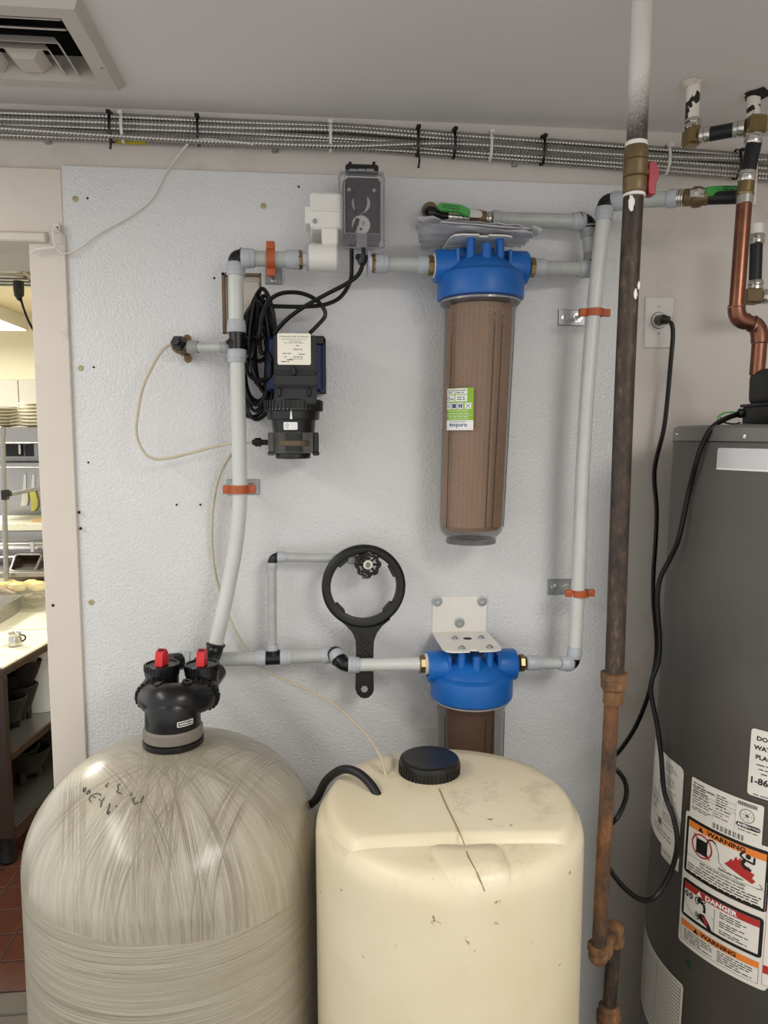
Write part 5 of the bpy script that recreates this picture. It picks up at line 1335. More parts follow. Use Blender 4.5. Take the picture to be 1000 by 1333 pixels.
d.text('ink', 'FIRE AND EXPLOSION HAZARD', (u0+u1)/2, yc_-.0335, .0060, E4, .015); d.text('ink', 'Can result in serious injury or death.', (u0+u1)/2, yc_-.0395, .0058, E4, .015)
for k in range(4): d.words('ink', u0+.009, u1-.01, yc_-.0455-k*.0050, .0034, E4, rng2)
B1 = A0-.045*T_; B0 = B1-.285*T_
panel_box(B0, B1, u0, u1-.003, 'rink', 'DANGER', 'wink')
hu, hv_ = u0+.020, B1-.027
for k in (0, 1): d.ring('ink', hu+k*.010-.008, hv_, .0042, .0028, E4, 14, ry=.006)
d.ring('ink', hu+.016, hv_-.001, .0050, .002, E4, 14, ry=.007); d.line('ink', [(hu+.016, hv_), (hu+.030, hv_), (hu+.033, hv_-.010), (hu+.032, hv_-.016)], .0052, E4); d.disc('ink', hu+.022, hv_+.006, .004, E4, 10); d.ring('ink', hu+.030, hv_+.005, .004, .0018, E4, 12)
d.line('greyink', [(hu-.012, hv_-.012), (hu-.010, hv_-.018), (hu+.002, hv_-.030), (hu+.016, hv_-.038)], .0008, E4); d.line('greyink', [(hu-.012, hv_-.011), (hu+.050, hv_-.017)], .0008, E4); d.rect('greyink', hu+.052, B0+.007, hu+.053, B1-.024, E4, 1)
d.poly('ink', [(hu+.022, hv_-.022), (hu+.032, hv_-.020), (hu+.042, hv_-.030), (hu+.051, hv_-.044), (hu+.051, hv_-.048), (hu+.036, hv_-.038), (hu+.024, hv_-.034)], E4)
for (du, dv_) in ((.014, -.022), (.012, -.027), (.014, -.032), (.018, -.036)): d.line('ink', [(hu+.026, hv_-.029), (hu+du, hv_+dv_)], .0022, E4)
d.poly('rink', [(hu+.028, hv_-.024), (hu+.034, hv_-.024), (hu+.042, hv_-.036), (hu+.036, hv_-.036)], E4+.0002)
for k in range(10):
    if k not in (3, 7): d.words('ink', hu+.062, u1-.022, B1-.0245-k*.0042, .0030, E4, rng2, False)
C1, C0 = B0-.03*T_, -H+.03*T_
d.frame('greyink', u0+.002, C0, u1-.006, C1, .0007, E2)
d.rect('oink', u0+.002, C1-.0115, u1-.006, C1, E3, 14); d.text('ink', 'WARNING', (u0+u1)/2+.002, C1-.006, .0112, E3+.0004, .035, 1.25); d.poly('ink', [(-.050, C1-.0105), (-.039, C1-.0105), (-.0445, C1-.0010)], E3+.0004)
k = 0
while C1-.017-k*.0044 > C0+.004:
    d.words('ink', u0+.010, -.010, C1-.017-k*.0044, .0030, E2, rng2, k % 4 != 3); 
    if k < 6: d.words('ink', .000, u1-.016, C1-.017-k*.0044, .0030, E2, rng2, k % 4 != 3)
    k += 1
d.build('warning_sheet', wh, 'paper')
# phone sheet at the right edge
a0, z1 = hhit(979, 947); a1, _ = hhit(999, 953); _, z0 = hhit(973, 1033)
Wd = .15; d = Decal(cylwrap((HC.x, HC.y), HR, a0+Wd/2/HR, (z1+z0)/2, HT)); W, H = Wd/2, (z1-z0)/2
d.rrect('paper', -W, -H, W, H, .005, E1, 14)
for k, (s, sz) in enumerate((('DO NOT', .0108), ('WATER', .0108), ('PLACE', .0108))): d.text('ink', s, -W+(.010, .006, .010)[k], H-.016-k*.0165, sz, E2, .035, 1.05, True)
for k in range(3): d.words('ink', -W+.012+.004*k, W-.012, H-.062-k*.0075, .0032, E2, rng2)
d.text('ink', '1-866', -W+.005, H-.092, .0160, E2, .03, 1.05, True)
for k in range(3): d.words('greyink', -W+.010, W-.01, H-.116-k*.0085, .0032, E2, rng2)
d.build('phone_sheet', wh, 'paper')
# right neighbour sheet sliver with red bar
a0, z1 = hhit(997, 1148); d = Decal(cylwrap((HC.x, HC.y), HR, a0+.06/HR, z1-.09, HT)); d.rect('paper', -.058, -.10, .06, .09, E2); d.rect('rink', -.054, -.075, .055, -.060, E3); d.frame('rink', -.055, -.097, .056, .088, .0006, E3); d.build('side_sheet', wh, 'paper')
# bottom left ruled sheet
d, W, H = hdecal((837, 1208), (891, 1272), 1208, 1283)
H2 = H*1.05; d.rrect('paper', -W, -H2, W, H2, .006, E1, 16); d.frame('ink', -W+.006, -H2+.006, W-.006, H2-.006, .0010, E2)
n = int(2*H2/.0072)
for k in range(1, n-1): d.rect('greyink', -W+.008, H2-.008-k*.0072, W-.008, H2-.0062-k*.0072, E2)
for u in (-.45, .2): d.rect('greyink', u*W, -H2+.007, u*W+.001, H2-.007, E2, 1)
d.build('ruled_sheet', wh, 'paper')
a0, z1 = hhit(831, 1240); d = Decal(cylwrap((HC.x, HC.y), HR, a0-.02/HR, z1, HT)); d.rect('oink', -.02, -.03, .012, .03, E1); d.build('orange_tag', wh, 'oink')
a0, z1 = hhit(897, 1255); d = Decal(cylwrap((HC.x, HC.y), HR, a0, z1, HT)); d.poly('greymark', [(-.006, .006), (.0, .007), (.002, -.001), (.009, -.003), (.004, -.009), (-.003, -.005)], E1); d.build('paint_mark', wh, 'greymark')
# black plastic hood on the lid, where the copper enters
HBY = -.30
hp = at(993, 553, HBY)
bx0 = at(966, 530, HBY+.014).x; bx1 = bx0+.16
def hoodbox(b, x0, x1, y0, y1, z0, z1, bev, seg=2): b.box((x0, y0, z0), (x1, y1, z1), bev, seg)
zl = (HT @ V((HC.x-.12, HC.y, HTOP))).z
hd2 = thing('heater_hood', 'black plastic hood on top of the grey water heater', 'hood', (bx0+.08, HBY, zl))
ztp = at(985, 474, HBY-.10).z; zmid = at(985, 524, HBY-.10).z
b = MB(); hoodbox(b, bx0, bx1, HBY-.11, HBY+.015, zl, zmid, .006); b.build('lower_shell', 'charcoal', hd2)
b = MB(); hoodbox(b, bx0+.004, bx1-.004, HBY-.106, HBY+.013, zmid-.004, ztp, .018, 4); b.build('upper_shell', 'charcoal', hd2)
b = MB(); hoodbox(b, bx0-.003, bx1+.003, HBY-.113, HBY+.017, zmid-.004, zmid+.002, .002); b.build('rim', 'black', hd2)
b = MB(); hoodbox(b, bx0-.022, bx1+.008, HBY-.116, HBY+.018, zl-.001, zl+.006, .002); b.build('base_flange', 'black', hd2)
b = MB(); b.box((bx0+.022, HBY-.1085, zmid), (bx0+.026, HBY-.103, ztp-.01), .001); b.build('ridge', 'black', hd2)
b = MB(); gl = at(964, 538, HBY-.05); b.lathe(gl+V((.008, 0, 0)), V((-1, 0, 0)), [(.007, 0), (.009, .003), (.009, .010), (.006, .012)], 10); b.build('cable_gland', 'black', hd2)

# ================================================================== COPPER AND CEILING STUBS
s1 = atz(903, 107, ZC); s2 = atz(982, 122, ZC)
st1 = thing('pipe_stub', 'left white pipe stub from the ceiling with black chips', 'pipe', s1)
b = MB(); pb = V((s1.x, s1.y, at(902, 168, s1.y).z)); b.cyl(pb, V((s1.x, s1.y, ZC+.02)), .0128, seg=20); b.build('painted_pipe', 'splash', st1)
def broken(b, c, r, rng):
    n = 18; vs = [c+V(((r+rng.uniform(-.25, .35)*r)*cos(2*pi*k/n), (r+rng.uniform(-.25, .35)*r)*sin(2*pi*k/n), -.0008)) for k in range(n)]
    vs += [c+V((r*.55*cos(2*pi*k/n), r*.55*sin(2*pi*k/n), -.010)) for k in range(n)]
    b.add(vs, [(k, (k+1) % n, n+(k+1) % n, n+k) for k in range(n)]+[tuple(n+k for k in range(n))])
rng = random.Random(9)
b = MB(); broken(b, V((s1.x-.004, s1.y, ZC)), .021, rng); b.build('plaster_lip', 'paint2', st1)
st2 = thing('pipe_stub', 'right white pipe stub from the ceiling running down behind the brass tee', 'pipe', s2)
b = MB(); b.cyl(V((s2.x, s2.y, at(972, 268, s2.y).z)), V((s2.x, s2.y, ZC+.02)), .0128, seg=20); b.build('painted_pipe', 'splash', st2)
b = MB(); broken(b, V((s2.x+.004, s2.y, ZC)), .024, rng); b.build('plaster_lip', 'dark', st2)
CY = s1.y-.045
tee = at(983, 164, CY-.03); el = V((s1.x+.002, s1.y, at(903, 179, s1.y).z))
hs = thing('hose_assembly', 'black hose with brass elbow and crimp rings joining the two ceiling stubs', 'hose', el)
b = MB(); b.obox(el, (X, Y_, Z), (.0155, .0155, .0155), .004); b.cyl(el, el+Z*.02, .0145, seg=10); b.build('brass_elbow', 'brass', hs)
b = MB(); b.lathe(el+Z*.018, Z, [(.014, 0), (.0155, .002), (.0155, .006), (.0135, .008), (.0155, .010), (.0155, .014), (.014, .016)], 18); b.build('crimp_ring', 'chrome', hs)
dv = (tee-el).normalized(); Lh = (tee-el).length
def crimp(b, p, d, L=.018, r=.0155): b.lathe(p, d, [(r*.9, 0), (r, L*.1), (r, L*.35), (r*.88, L*.45), (r, L*.55), (r, L*.85), (r*.9, L)], 18)
b = MB(); b.cyl(el+dv*.03, tee-dv*.03, .0130, seg=16); b.build('hose', 'blackhose', hs)
b = MB(); crimp(b, el+dv*.014, dv, .020); b.build('crimp_ring', 'chrome', hs)
b = MB(); crimp(b, tee-dv*.036, dv, .020); b.build('crimp_ring', 'chrome', hs)
cpz = thing('copper_pipe', 'bright copper pipe dropping from the brass tee to the heater hood', 'pipe', tee)
b = MB(); b.obox(tee, (X, Y_, Z), (.0165, .0165, .0165), .004); b.build('brass_tee', 'brass', cpz)
a = at(978, 188, CY-.03); e = at(973.5, 226, CY-.03)
b = MB(); crimp(b, tee-Z*.014, a-tee, .020); b.build('crimp_ring', 'chrome', cpz)
b = MB(); b.cyl(tee-Z*.03, e, .0135, seg=18); b.build('hose', 'blackhose', cpz)
g = at(972, 237, CY-.03); b = MB(); crimp(b, e+Z*.004, g-e, .020); b.build('crimp_ring', 'chrome', cpz)
g2 = at(970, 254, CY-.03); b = MB(); b.cyl(g, g2, .0150, seg=18); b.lathe(g2, g-g2, [(.0155, -.001), (.0165, .002), (.0155, .004)], 18); b.build('brass_adapter', 'brass', cpz)
g3 = at(969, 266, CY-.03); b = MB(); b.cyl(g2, g3, .0155, seg=18, bev=.001); b.build('solder_cup', 'chrome', cpz)
k1 = at(959, 400, CY-.03)
b = MB(); b.cyl(g3, k1, .0138, seg=22); b.build('copper_length', 'copper', cpz)
k2 = at(957.5, 414, CY-.03); k3 = at(991, 425, CY-.03); k4 = at(989, 446, CY-.03)
def cu_elbow(a, c, e, r):
    b = MB(); pts = [a]+[(a*(1-q)**2+c*2*q*(1-q)+e*q*q) for q in (.2, .35, .5, .65, .8)]+[e]; b.tube(pts, r, 20); return b
cu_elbow(k1+Z*.004, k2-Z*.004, k2.lerp(k3, .42), .0158).build('elbow', 'copper', cpz)
b = MB(); b.cyl(k2.lerp(k3, .3), k2.lerp(k3, .8), .0138, seg=20); b.build('copper_length', 'copper', cpz)
cu_elbow(k2.lerp(k3, .62), k3, k4, .0158).build('elbow', 'copper', cpz)
b = MB(); b.cyl(k4, V((k4.x-.002, k4.y, ztp-.01)), .0138, seg=20); b.build('copper_length', 'copper', cpz)
for p, q in ((k1, k2), (k2.lerp(k3, .66), k3), (k4, k4-Z*.01)):
    b = MB(); dd = (q-p).normalized(); b.lathe(p, dd, [(.0152, 0), (.0165, .001), (.0152, .0022)], 20); b.build('solder_line', 'chrome', cpz)
# second line behind
c2 = thing('supply_hose', 'black supply hose with brass elbow behind the copper pipe', 'hose', at(983, 384, -.17))
b = MB(); b.cyl(at(985, 314, -.17), at(983, 372, -.17), .0125, seg=16); b.cyl(at(990, 386, -.17), at(1030, 386, -.17), .0125, seg=16); b.build('hose', 'blackhose', c2)
b = MB(); b.obox(at(979, 386, -.17), (X, Y_, Z), (.0165, .0165, .0155), .004); b.build('brass_elbow', 'bronze', c2)
b = MB(); crimp(b, at(983, 378, -.17), at(984, 366, -.17)-at(983, 378, -.17), .02); crimp(b, at(989, 386, -.17), X, .018); b.build('crimp_ring', 'chrome', c2)
b = MB(); crimp(b, at(985, 318, -.17), Z, .02); b.build('crimp_ring', 'chrome', c2)
b = MB(); b.cyl(at(985, 312, -.17), at(986, 292, -.17), .0125, seg=16); b.build('white_fitting', 'white', c2)

# wall outlet and the two heater cords
wo = thing('wall_outlet', 'white single-socket wall plate right of the tall pipe', 'outlet', at(858, 419, 0))
b = MB(); boxpx(b, 840, 386, 877.5, 453, -.006, .006, .0025); b.build('plate', 'outletw', wo)
b = MB(); b.lathe(at(858, 417, -.006), -Y_, [(.0175, 0), (.0175, .0022), (.0165, .003), (1e-5, .003)], 28); b.build('socket', 'outletw', wo)
b = MB(); ringp = [at(858, 417, -.0065)+V((.0182*cos(2*pi*k/32), 0, .0182*sin(2*pi*k/32))) for k in range(32)]; b.tube(ringp, .0007, 5, True); b.build('socket_gap', 'ink', wo)
for y in (399, 434): b = MB(); b.lathe(at(858, y, -.006), -Y_, [(.003, 0), (.0025, .001), (1e-5, .001)], 10); b.build('screw', 'zinc', wo)
kc = thing('power_cord', 'black cord from the wall outlet looping behind the rusty pipe to the heater hood', 'cord', at(870, 420, -.04))
b = MB(); q0, q1 = at(858, 417, -.009), at(864, 416, -.045); b.tube([q0, q0.lerp(q1, .5), q1, at(872, 417, -.05)], [.0125, .0125, .011, .008], 8); b.build('plug', 'black', kc)
b = MB(); b.lathe(at(871, 417, -.05), X, [(.006, 0), (.008, .002), (.006, .006)], 8)
for k in range(5): b.tube([at(873, 417, -.05), at(873, 417, -.05)+V((.010*cos(k*1.3), -.006, .010*sin(k*1.3)))], .0008, 4)
b.build('plastic_tag', 'tubing', kc)
P = [(869, 417, -.05), (875, 423, -.055), (876, 440, -.055), (873, 475, -.055), (869, 520, -.055), (864, 560, -.055), (854, 600, -.055), (852, 625, -.055), (855, 660, -.055), (854, 700, -.055), (851, 745, -.055), (851, 785, -.055), (855, 835, -.055), (853, 865, -.055), (844, 905, -.07), (828, 945, -.12), (806, 978, -.2), (790, 990, -.25), (786, 994, -.28), (802, 1002, -.3), (814, 1018, -.30), (815, 1038, -.30), (806, 1060, -.30), (797, 1071, -.31), (784, 1082, -.34), (780, 1098, -.38), (784, 1116, -.41)]
PA = P
hyv = lambda x, y: None
P = [(962, 539, -.335), (945, 545, -.36), (927, 557, -.38), (914, 580, -.37), (906, 605, -.36), (897, 640, -.34), (884, 700, -.33), (872, 728, -.31), (860, 752, -.30), (856, 780, -.30), (859, 830, -.30), (857, 862, -.30), (849, 885, -.30), (848, 905, -.30), (856, 945, -.31), (861, 985, -.32), (865, 1030, -.33), (877, 1065, -.36), (882, 1095, -.38), (877, 1125, -.38), (866, 1150, -.38), (850, 1170, -.39), (832, 1170, -.40), (812, 1155, -.41), (796, 1135, -.42)]
b = MB(); b.tube(spline([at(*p) for p in PA+P[::-1]], 7), .0049, 8); b.build('cord', 'rubber', kc)
b = MB(); b.tube(spline([at(*p) for p in ((962, 537, -.335), (945, 537, -.34), (935, 543, -.345), (938, 549, -.345))], 5), .0016, 6); b.build('green_wire', 'green', kc)
b = MB(); b.tube(spline([at(*p) for p in ((938, 543, -.345), (941, 549, -.345), (955, 552, -.34), (964, 550, -.335))], 5), .0014, 6); b.build('black_wire', 'rubber', kc)

# ================================================================== KITCHEN BEYOND THE OPENING
# ceiling vent, lamp
p = atz(20, 358, 2.8)
kv = thing('kitchen_vent', 'grey metal vent on the kitchen ceiling beyond the opening', 'vent', p)
b = MB(); b.box((p.x-.25, p.y-.25, 2.76), (p.x+.13, p.y+.1, 2.8), .01); b.build('housing', 'steel', kv)
for k in range(4): b = MB(); b.box((p.x-.23, p.y-.24+k*.085, 2.742), (p.x+.12, p.y-.215+k*.085, 2.762), .002); b.build('louver', 'steel', kv)
Yk = 2.6
hk = thing('hanging_cord', 'black connector and cord hanging from the kitchen ceiling', 'cord', at(25, 372, Yk))
b = MB(); b.tube(spline([at(24, 366, Yk), at(25, 385, Yk), at(27, 388, Yk)], 5), [.028]*4+[.026]*2+[.02]*4+[.014], 10); b.build('connector', 'black', hk)
b = MB(); b.tube(spline([at(26, 384, Yk), at(30, 400, Yk), at(38, 420, Yk), (at(46, 432, Yk)), at(56, 440, Yk)], 5), .007, 6); b.build('cord', 'rubber', hk)
lp = thing('kitchen_lamp', 'white box lamp on the kitchen ceiling beyond the opening', 'lamp', at(5, 412, 3.8))
q = atz(17, 404, 2.8)
b = MB(); b.box((q.x-.5, q.y-.5, 2.70), (q.x, q.y+.3, 2.8), .005); b.build('housing', 'white', lp)
me = NT('lamp_diffuser'); me.set((.9, .9, .85), .5); me.b.inputs['Emission Color'].default_value = (1, .95, .82, 1); me.b.inputs['Emission Strength'].default_value = 4
b = MB(); b.box((q.x-.48, q.y-.48, 2.694), (q.x-.02, q.y+.28, 2.701)); b.build('diffuser', me.m, lp)
# tiled band / hood panel
hb = thing('exhaust_hood', 'stainless steel hood panel under the yellow kitchen wall', 'hood', at(30, 510, 4.6))
for (xa, xb) in ((-60, 24), (24, 110)):
    b = MB(); boxpx(b, xa+.3, 494, xb-.3, 530, 4.6, .3, .004); b.build('panel', 'hoodm', hb)
# pass shelf with plates
SYK = 3.3
ps = thing('plate_shelf', 'steel overshelf carrying the stacks of plates', 'shelf', at(30, 560, SYK))
b = MB(); boxpx(b, -60, 556, 110, 577, SYK-.2, .5, .006); b.build('shelf_board', 'steel', ps)
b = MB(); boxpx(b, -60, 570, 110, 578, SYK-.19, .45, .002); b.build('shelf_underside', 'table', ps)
def plates(x0, x1, y0, y1, n, lab, grp, Y):
    a, c = at(x0, (y0+y1)/2, Y), at(x1, (y0+y1)/2, Y); R = (c.x-a.x)/2; cx = (a.x+c.x)/2; zb = at((x0+x1)/2, y1, Y-R*.5).z; zt = at((x0+x1)/2, y0, Y-R*.5).z; st = (zt-zb)/n
    zb = at(30, 556, SYK-.2).z+.001
    b = MB(); b.lathe((cx, Y, zb), Z, [(R*.6, 0), (R*.62, st*.2), (R*.97, st*.6), (R, st*.8), (R*.97, st*.92), (R*.6, st*.45), (1e-5, st*.4)], 28)
    o0 = b.build('plate', 'plate')
    for k in range(n):
        o = o0 if k == 0 else o0.copy()
        if k: COL.objects.link(o)
        o.location = o0.location+V((random.uniform(-.004, .004) if k else 0, 0, st*k)); tag(o, ('lowest', 'second', 'third', 'fourth', 'fifth', 'sixth', 'seventh')[k]+' plate from the bottom, '+lab, 'plate', grp)
plates(-40, 23, 530, 556, 6, 'left white stack on the kitchen overshelf', 'left plate stack', SYK)
plates(24, 92, 524, 556, 7, 'taller right white stack on the kitchen overshelf', 'right plate stack', SYK+.02)
# microwave
mw = thing('microwave', 'black and silver microwave on a kitchen shelf', 'microwave', at(30, 600, 3.5))
b = MB(); boxpx(b, -50, 576, 52, 601, 3.5, .35, .004); b.build('case', 'steel', mw)
b = MB(); boxpx(b, -45, 577.5, 30, 594, 3.49, .02, .002); b.build('door_glass', 'black', mw)
b = MB(); boxpx(b, 32, 577.5, 43, 594, 3.49, .02, .002); b.build('control_panel', 'black', mw)
b = MB(); boxpx(b, 23.5, 578, 26.5, 592, 3.46, .02, .004); b.build('handle', 'chrome', mw)
sh = MB(); boxpx(sh, -60, 602, 110, 608, 3.3, .5, .003); tag(sh.build('steel_shelf', 'steel'), 'thin steel shelf under the microwave', 'shelf')
bp = MB(); boxpx(bp, -60, 608, 110, 690, 3.95, .04, .003); tag(bp.build('splashback', 'steel'), 'stainless splashback behind the hanging knives', 'panel')
# rack post and rail
rk = thing('rack', 'steel tube rack standing behind the white worktop', 'rack', at(6, 755, 2.7))
b = MB(); b.cyl(at(3, 556, 2.7), at(8.5, 760, 2.7), .014, seg=14); b.build('post', 'steel', rk)
b = MB(); b.lathe(at(2.9, 557, 2.7), Z, [(.017, -.04), (.017, 0), (.008, .008)], 14); b.build('post_cap', 'steel', rk)
b = MB(); b.cyl(at(5, 645, 2.7), at(80, 630, 2.75), .011, seg=12); b.build('rail', 'steel', rk)
b = MB(); boxpx(b, 1, 638, 8, 651, 2.68, .05, .003); b.cyl(at(8, 643, 2.69), at(14, 642, 2.69), .017, seg=12); b.build('clamp', 'black', rk)
for (x0, m_, lab, pts) in ((31, 'knifew', 'white handled knife hanging behind the rack rail', [(28.5, 642), (35.5, 640), (36.5, 650), (35, 658.5), (27, 658.5), (28.5, 650)]), (42, 'knifey', 'yellow handled knife hanging behind the rack rail', [(38, 640), (45.5, 638.5), (49, 652), (49, 660), (45, 665), (40.5, 666), (41, 655)])):
    kn = thing('knife', lab, 'knife', at(x0, 650, 3.925)); b = MB(); pxpoly(b, pts, 3.925, .024); b.build('handle', m_, kn)
    b = MB(); pxpoly(b, [(x0-2, 642), (x0+3, 641), (x0+3, 618), (x0, 616)], 3.944, .006); b.build('blade', 'chrome', kn)
# board shelf with food
cbs = thing('cutting_board_shelf', 'cream board ledge in front of the steel splashback', 'shelf', at(30, 685, 3.3))
b = MB(); boxpx(b, -60, 681, 110, 691, 3.25, .5, .004); b.build('board', 'board', cbs)
b = MB(); boxpx(b, -60, 691, 110, 706, 3.28, .4, .004); b.build('front_panel', 'steel', cbs)
b = MB(); 
for k in range(4): b.ball(at(46+k*4, 680-1.5*(k % 2), 3.3), .028, (1.2, 1, .7), 10, .15)
tag(b.build('bread', 'food'), 'tan torn bread lying on the cream board ledge', 'bread')
# pans in the steam table
stt = thing('steam_table', 'steel counter that holds the food pans', 'counter', at(30, 740, 2.9))
b = MB(); boxpx(b, -60, 707, 110, 752, 3.15, .09, .004); b.build('front', 'steel', stt)
b = MB(); boxpx(b, -60, 712, 110, 716, 3.05, .3, .004); boxpx(b, -60, 724, 110, 727, 3.0, .3, .004); b.build('rails', 'chrome', stt)
b = MB(); boxpx(b, -60, 745, 110, 752, 2.75, .4, .004); b.build('deck', 'steel', stt)
bt2 = MB(); boxpx(bt2, 39, 706, 44, 720, 2.98, .02, .004); tag(bt2.build('sauce_shaker', 'chrome'), 'small bright steel shaker standing behind the dark pan', 'shaker')
pn = thing('food_pan', 'dark steel food pan tilted behind the clear bin', 'pan', at(33, 735, 2.9))
rimp = [at(*p) for p in ((14, 742, 2.82), (20, 724, 2.95), (24, 722, 2.97), (52, 722, 2.97), (54, 724, 2.95), (46, 742, 2.82), (42, 744, 2.8), (18, 744, 2.8))]
b = MB(); b.tube(rimp, .007, 8, True); b.build('rim', 'steel', pn)
ce = sum(rimp, V((0, 0, 0)))/8
vs = rimp+[p.lerp(ce, .25)+V((0, .05, -.03)) for p in rimp]+[p*1 for p in rimp]; b = MB(); b.add(vs[:16], [(k, (k+1) % 8, 8+(k+1) % 8, 8+k) for k in range(8)]+[tuple(range(8, 16))]); b.build('basin', 'table', pn)
# prep table
tc_ = atz(4, 872, .9); ta = atz(64, 838, .9)
TD = (ta-tc_).normalized(); TX0 = tc_.x
tb = thing('prep_table', 'dark brown metal prep table with a white cutting-board top', 'table', V((tc_.x-.3, tc_.y+.5, 0)))
ty0, ty1 = tc_.y, tc_.y+1.5
ang = atan2(TD.x, TD.y)
RT = Matrix.Translation(tc_) @ Matrix.Rotation(-ang, 4, 'Z')
def tbox(b, x0, y0, z0, x1, y1, z1, bev=.003):
    n0 = len(b.v); b.box((x0, y0, z0-.9), (x1, y1, z1-.9), bev)
    for k in range(n0, len(b.v)): b.v[k] = RT @ b.v[k]
    return b
b = MB(); tbox(b, -1.2, 0, .868, 0, 1.6, .898); b.build('top_frame', 'table', tb)
b = MB(); tbox(b, -1.19, .01, .898, -.006, 1.05, .912, .004); b.build('board', 'board', tb)
b = MB(); tbox(b, -1.19, 1.06, .898, -.006, 1.58, .912, .004); b.build('board', 'board', tb)
zb_ = atz(22, 1080, 0); zbt = .14
b = MB(); tbox(b, -1.2, 0, zbt, -.0, .03, .868); b.build('end_panel', 'table', tb)
b = MB(); tbox(b, -1.2, 1.57, zbt, 0, 1.6, .868); b.build('end_panel', 'table', tb)
b = MB(); tbox(b, -1.2, .03, zbt, -.62, 1.57, .868); b.build('back_panel', 'table', tb)
b = MB(); tbox(b, -.62, .03, .50, -.002, 1.57, .515); b.build('shelf', 'steel', tb)
b = MB(); tbox(b, -.62, .03, zbt, -.002, 1.57, .175); b.build('shelf', 'steel', tb)
b = MB(); tbox(b, -.006, .03, .485, .004, 1.57, .522); tbox(b, -.006, .03, zbt-.02, .004, 1.57, .185); b.build('shelf_lip', 'table', tb)
for (x, y) in ((-.06, .07), (-1.1, .07), (-.06, 1.52)):
    q = RT @ V((x, y, -.9)); b = MB(); b.lathe((q.x, q.y, 0), Z, [(.035, 0), (.04, .01), (.03, .06), (.025, zbt)], 16); b.build('leg', 'black', tb)
TT = lambda x, y, z: RT @ V((x, y, z-.9))
# things on and under the table
def bowl(p, R, H, lab, tilt=0):
    b = MB(); b.lathe(p, V((sin(tilt), 0, cos(tilt))), [(R*.35, 0), (R*.5, H*.05), (R*.82, H*.55), (R, H*.97), (R*.93, H), (R*.8, H*.9), (R*.6, H*.45), (1e-5, H*.25)], 22)
    for k in range(3):
        a = 2*pi*k/3+.5; b.cyl(p+V((R*.45*cos(a), R*.45*sin(a), -.035)), p+V((R*.42*cos(a), R*.42*sin(a), H*.25)), R*.14, R*.2, 8)
    rngb = random.Random(len(lab)); b.v = [q+V((rngb.uniform(-.003, .003), rngb.uniform(-.003, .003), rngb.uniform(-.003, .003))) for q in b.v]
    o = b.build('stone_bowl', 'stone'); return tag(o, lab, 'bowl', 'black stone bowls under the prep table')
def onshelf(px, py, x):                                     # point on the shelf line seen at a pixel: intersect with vertical plane table x
    o = RT.inverted() @ CAM; dr = RT.inverted().to_3x3() @ ray(px, py); t = (x-o.x)/dr.x; p = o+dr*t; return p
for (px, py, x, R, H, z, lab) in ((26, 925, -.17, .085, .14, .55, 'black stone bowl at the front of the shelf, lower of the nested pair'), (28, 895, -.165, .08, .15, .665, 'black stone bowl stacked on top beside the white bucket'), (14, 905, -.22, .085, .12, .63, 'black stone bowl at the left behind the table edge'), (12, 935, -.16, .085, .12, .55, 'black stone bowl low at the left table edge')):
    p = onshelf(px, py, x); q = TT(x, p.y, z); bowl(q, R, H, lab, .12 if z > .6 else 0)
for (px, py, x, R, H) in ((33, 985, -.2, .12, .12), (20, 1010, -.25, .12, .13)):
    p = onshelf(px, py, x); bowl(TT(x, max(.2, p.y), .212), R, H, 'dark stone bowl on the bottom shelf, %s' % ('right' if px > 30 else 'left'))
bp_ = onshelf(58, 900, -.15)
bu = thing('bucket', 'white plastic bucket behind the black stone bowls', 'bucket', TT(-.15, bp_.y, .516))
q = TT(-.15, bp_.y, .516); b = MB(); b.lathe(q, Z, [(.125, 0), (.128, .004), (.145, .29), (.155, .291), (.155, .31), (.150, .32), (.14, .32), (.138, .30), (.12, .02), (1e-5, .02)], 32); b.build('body', 'bucket', bu)
b = MB(); b.lathe(q+Z*.262, Z, [(.147, 0), (.156, .003), (.156, .010), (.147, .013)], 32); b.build('rim_band', 'bucket', bu)
# creamer jug
ju = atz(20, 840, .914)
jg = thing('creamer_jug', 'small steel creamer jug on the white worktop', 'jug', ju)
b = MB(); b.lathe(ju, Z, [(.026, 0), (.031, .003), (.033, .02), (.028, .038), (.024, .046), (.029, .060), (.028, .061), (.022, .046), (.02, .01), (1e-5, .006)], 24); b.build('body', 'chrome', jg)
b = MB(); b.tube(spline([ju+V((.027, 0, .05)), ju+V((.045, 0, .044)), ju+V((.046, 0, .030)), ju+V((.032, 0, .018))], 5), .004, 8); b.build('handle', 'black', jg)
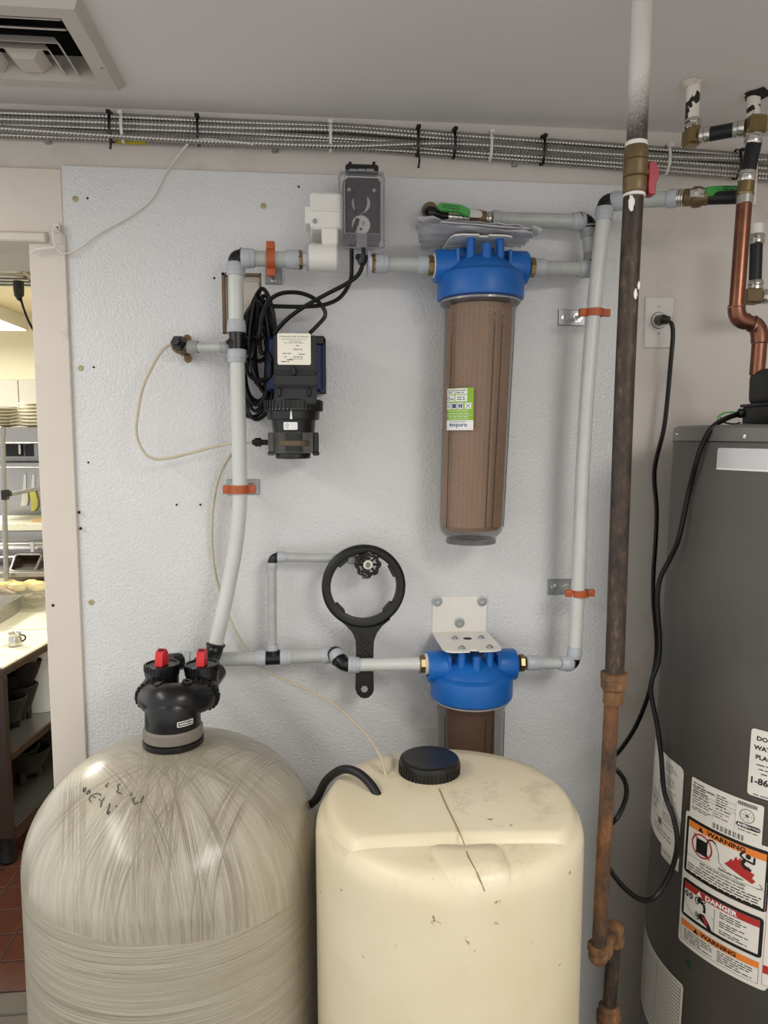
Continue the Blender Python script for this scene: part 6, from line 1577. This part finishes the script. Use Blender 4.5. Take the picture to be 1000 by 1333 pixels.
# clear bin of sliced food
q = atz(30, 797, .914); bn = thing('food_bin', 'clear plastic bin of sliced food on the back of the worktop', 'bin', q)
x0, x1 = atz(-30, 797, .914).x, atz(60, 797, .914).x; y0, y1 = q.y-.02, q.y+.42; zt = .914+.155
def opentub(x0, x1, y0, y1, z0, z1, t, taper):
    b = MB(); o = [(x0+taper, y0+taper), (x1-taper, y0+taper), (x1-taper, y1-taper), (x0+taper, y1-taper)]; oo = [(x0, y0), (x1, y0), (x1, y1), (x0, y1)]
    ii = [(x0+t, y0+t), (x1-t, y0+t), (x1-t, y1-t), (x0+t, y1-t)]; ib = [(x0+taper+t, y0+taper+t), (x1-taper-t, y0+taper+t), (x1-taper-t, y1-taper-t), (x0+taper+t, y1-taper-t)]
    vs = [(*p, z0) for p in o]+[(*p, z1) for p in oo]+[(*p, z1) for p in ii]+[(*p, z0+t) for p in ib]
    fs = [(3, 2, 1, 0)]+[(r*4+k, r*4+(k+1) % 4, r*4+4+(k+1) % 4, r*4+4+k) for r in range(3) for k in range(4)]+[(12, 13, 14, 15)]
    b.add(vs, fs); return b
opentub(x0, x1, y0, y1, .915, zt, .004, .02).build('tub', 'glassbin', bn, flat=True)
b = MB(); b.tube([V((x0, y0, zt)), V((x1, y0, zt)), V((x1, y1, zt)), V((x0, y1, zt))], .008, 8, True); b.build('lip', 'glassbin', bn)
fd = MB(); rngf = random.Random(2)
for k in range(40): fd.obox((rngf.uniform(x0+.06, x1-.06), rngf.uniform(y0+.05, y1-.05), rngf.uniform(.935, 1.03)), (V((1, rngf.uniform(-.5, .5), rngf.uniform(-.3, .3))), V((rngf.uniform(-.3, .3), 1, 0)).normalized(), Z), (.05, .02, .005))
o = fd.build('sliced_food', 'food2', None); tag(o, 'greyish sliced food heaped inside the clear bin', 'food'); o['kind'] = 'stuff'
fd = MB()
for k in range(5): fd.ball((x1-.07-k*.055, y0+.10+.05*(k % 2), 1.045), .042, (1.2, 1, .7), 12, .08)
o = fd.build('dough_pieces', mat('pale_yellow_dough', (238, 216, 150), .6, var=.1), None); tag(o, 'pale yellow pieces on top of the sliced food in the bin', 'food'); o['kind'] = 'stuff'
q = atz(2, 812, .914); b = opentub(q.x-.35, q.x+.02, q.y-.10, q.y+.28, .9145, 1.01, .005, .03); tag(b.build('steel_pan', 'steel', flat=True), 'shallow steel pan at the left end of the worktop', 'pan')
b = MB(); b.box((x0, y1+.03, .914), (x1+.02, y1+.10, 1.10), .003); tag(b.build('carton', 'pinkwall'), 'pink carton standing behind the clear bin', 'carton')
b = MB(); b.tube(spline([TT(-.5, .5, .9145), TT(-.35, .62, .9145), TT(-.2, .60, .9145), TT(-.05, .66, .9145)], 6), .004, 6); tag(b.build('wrap_strip', 'clamptie'), 'translucent strip lying across the white worktop', 'strip')
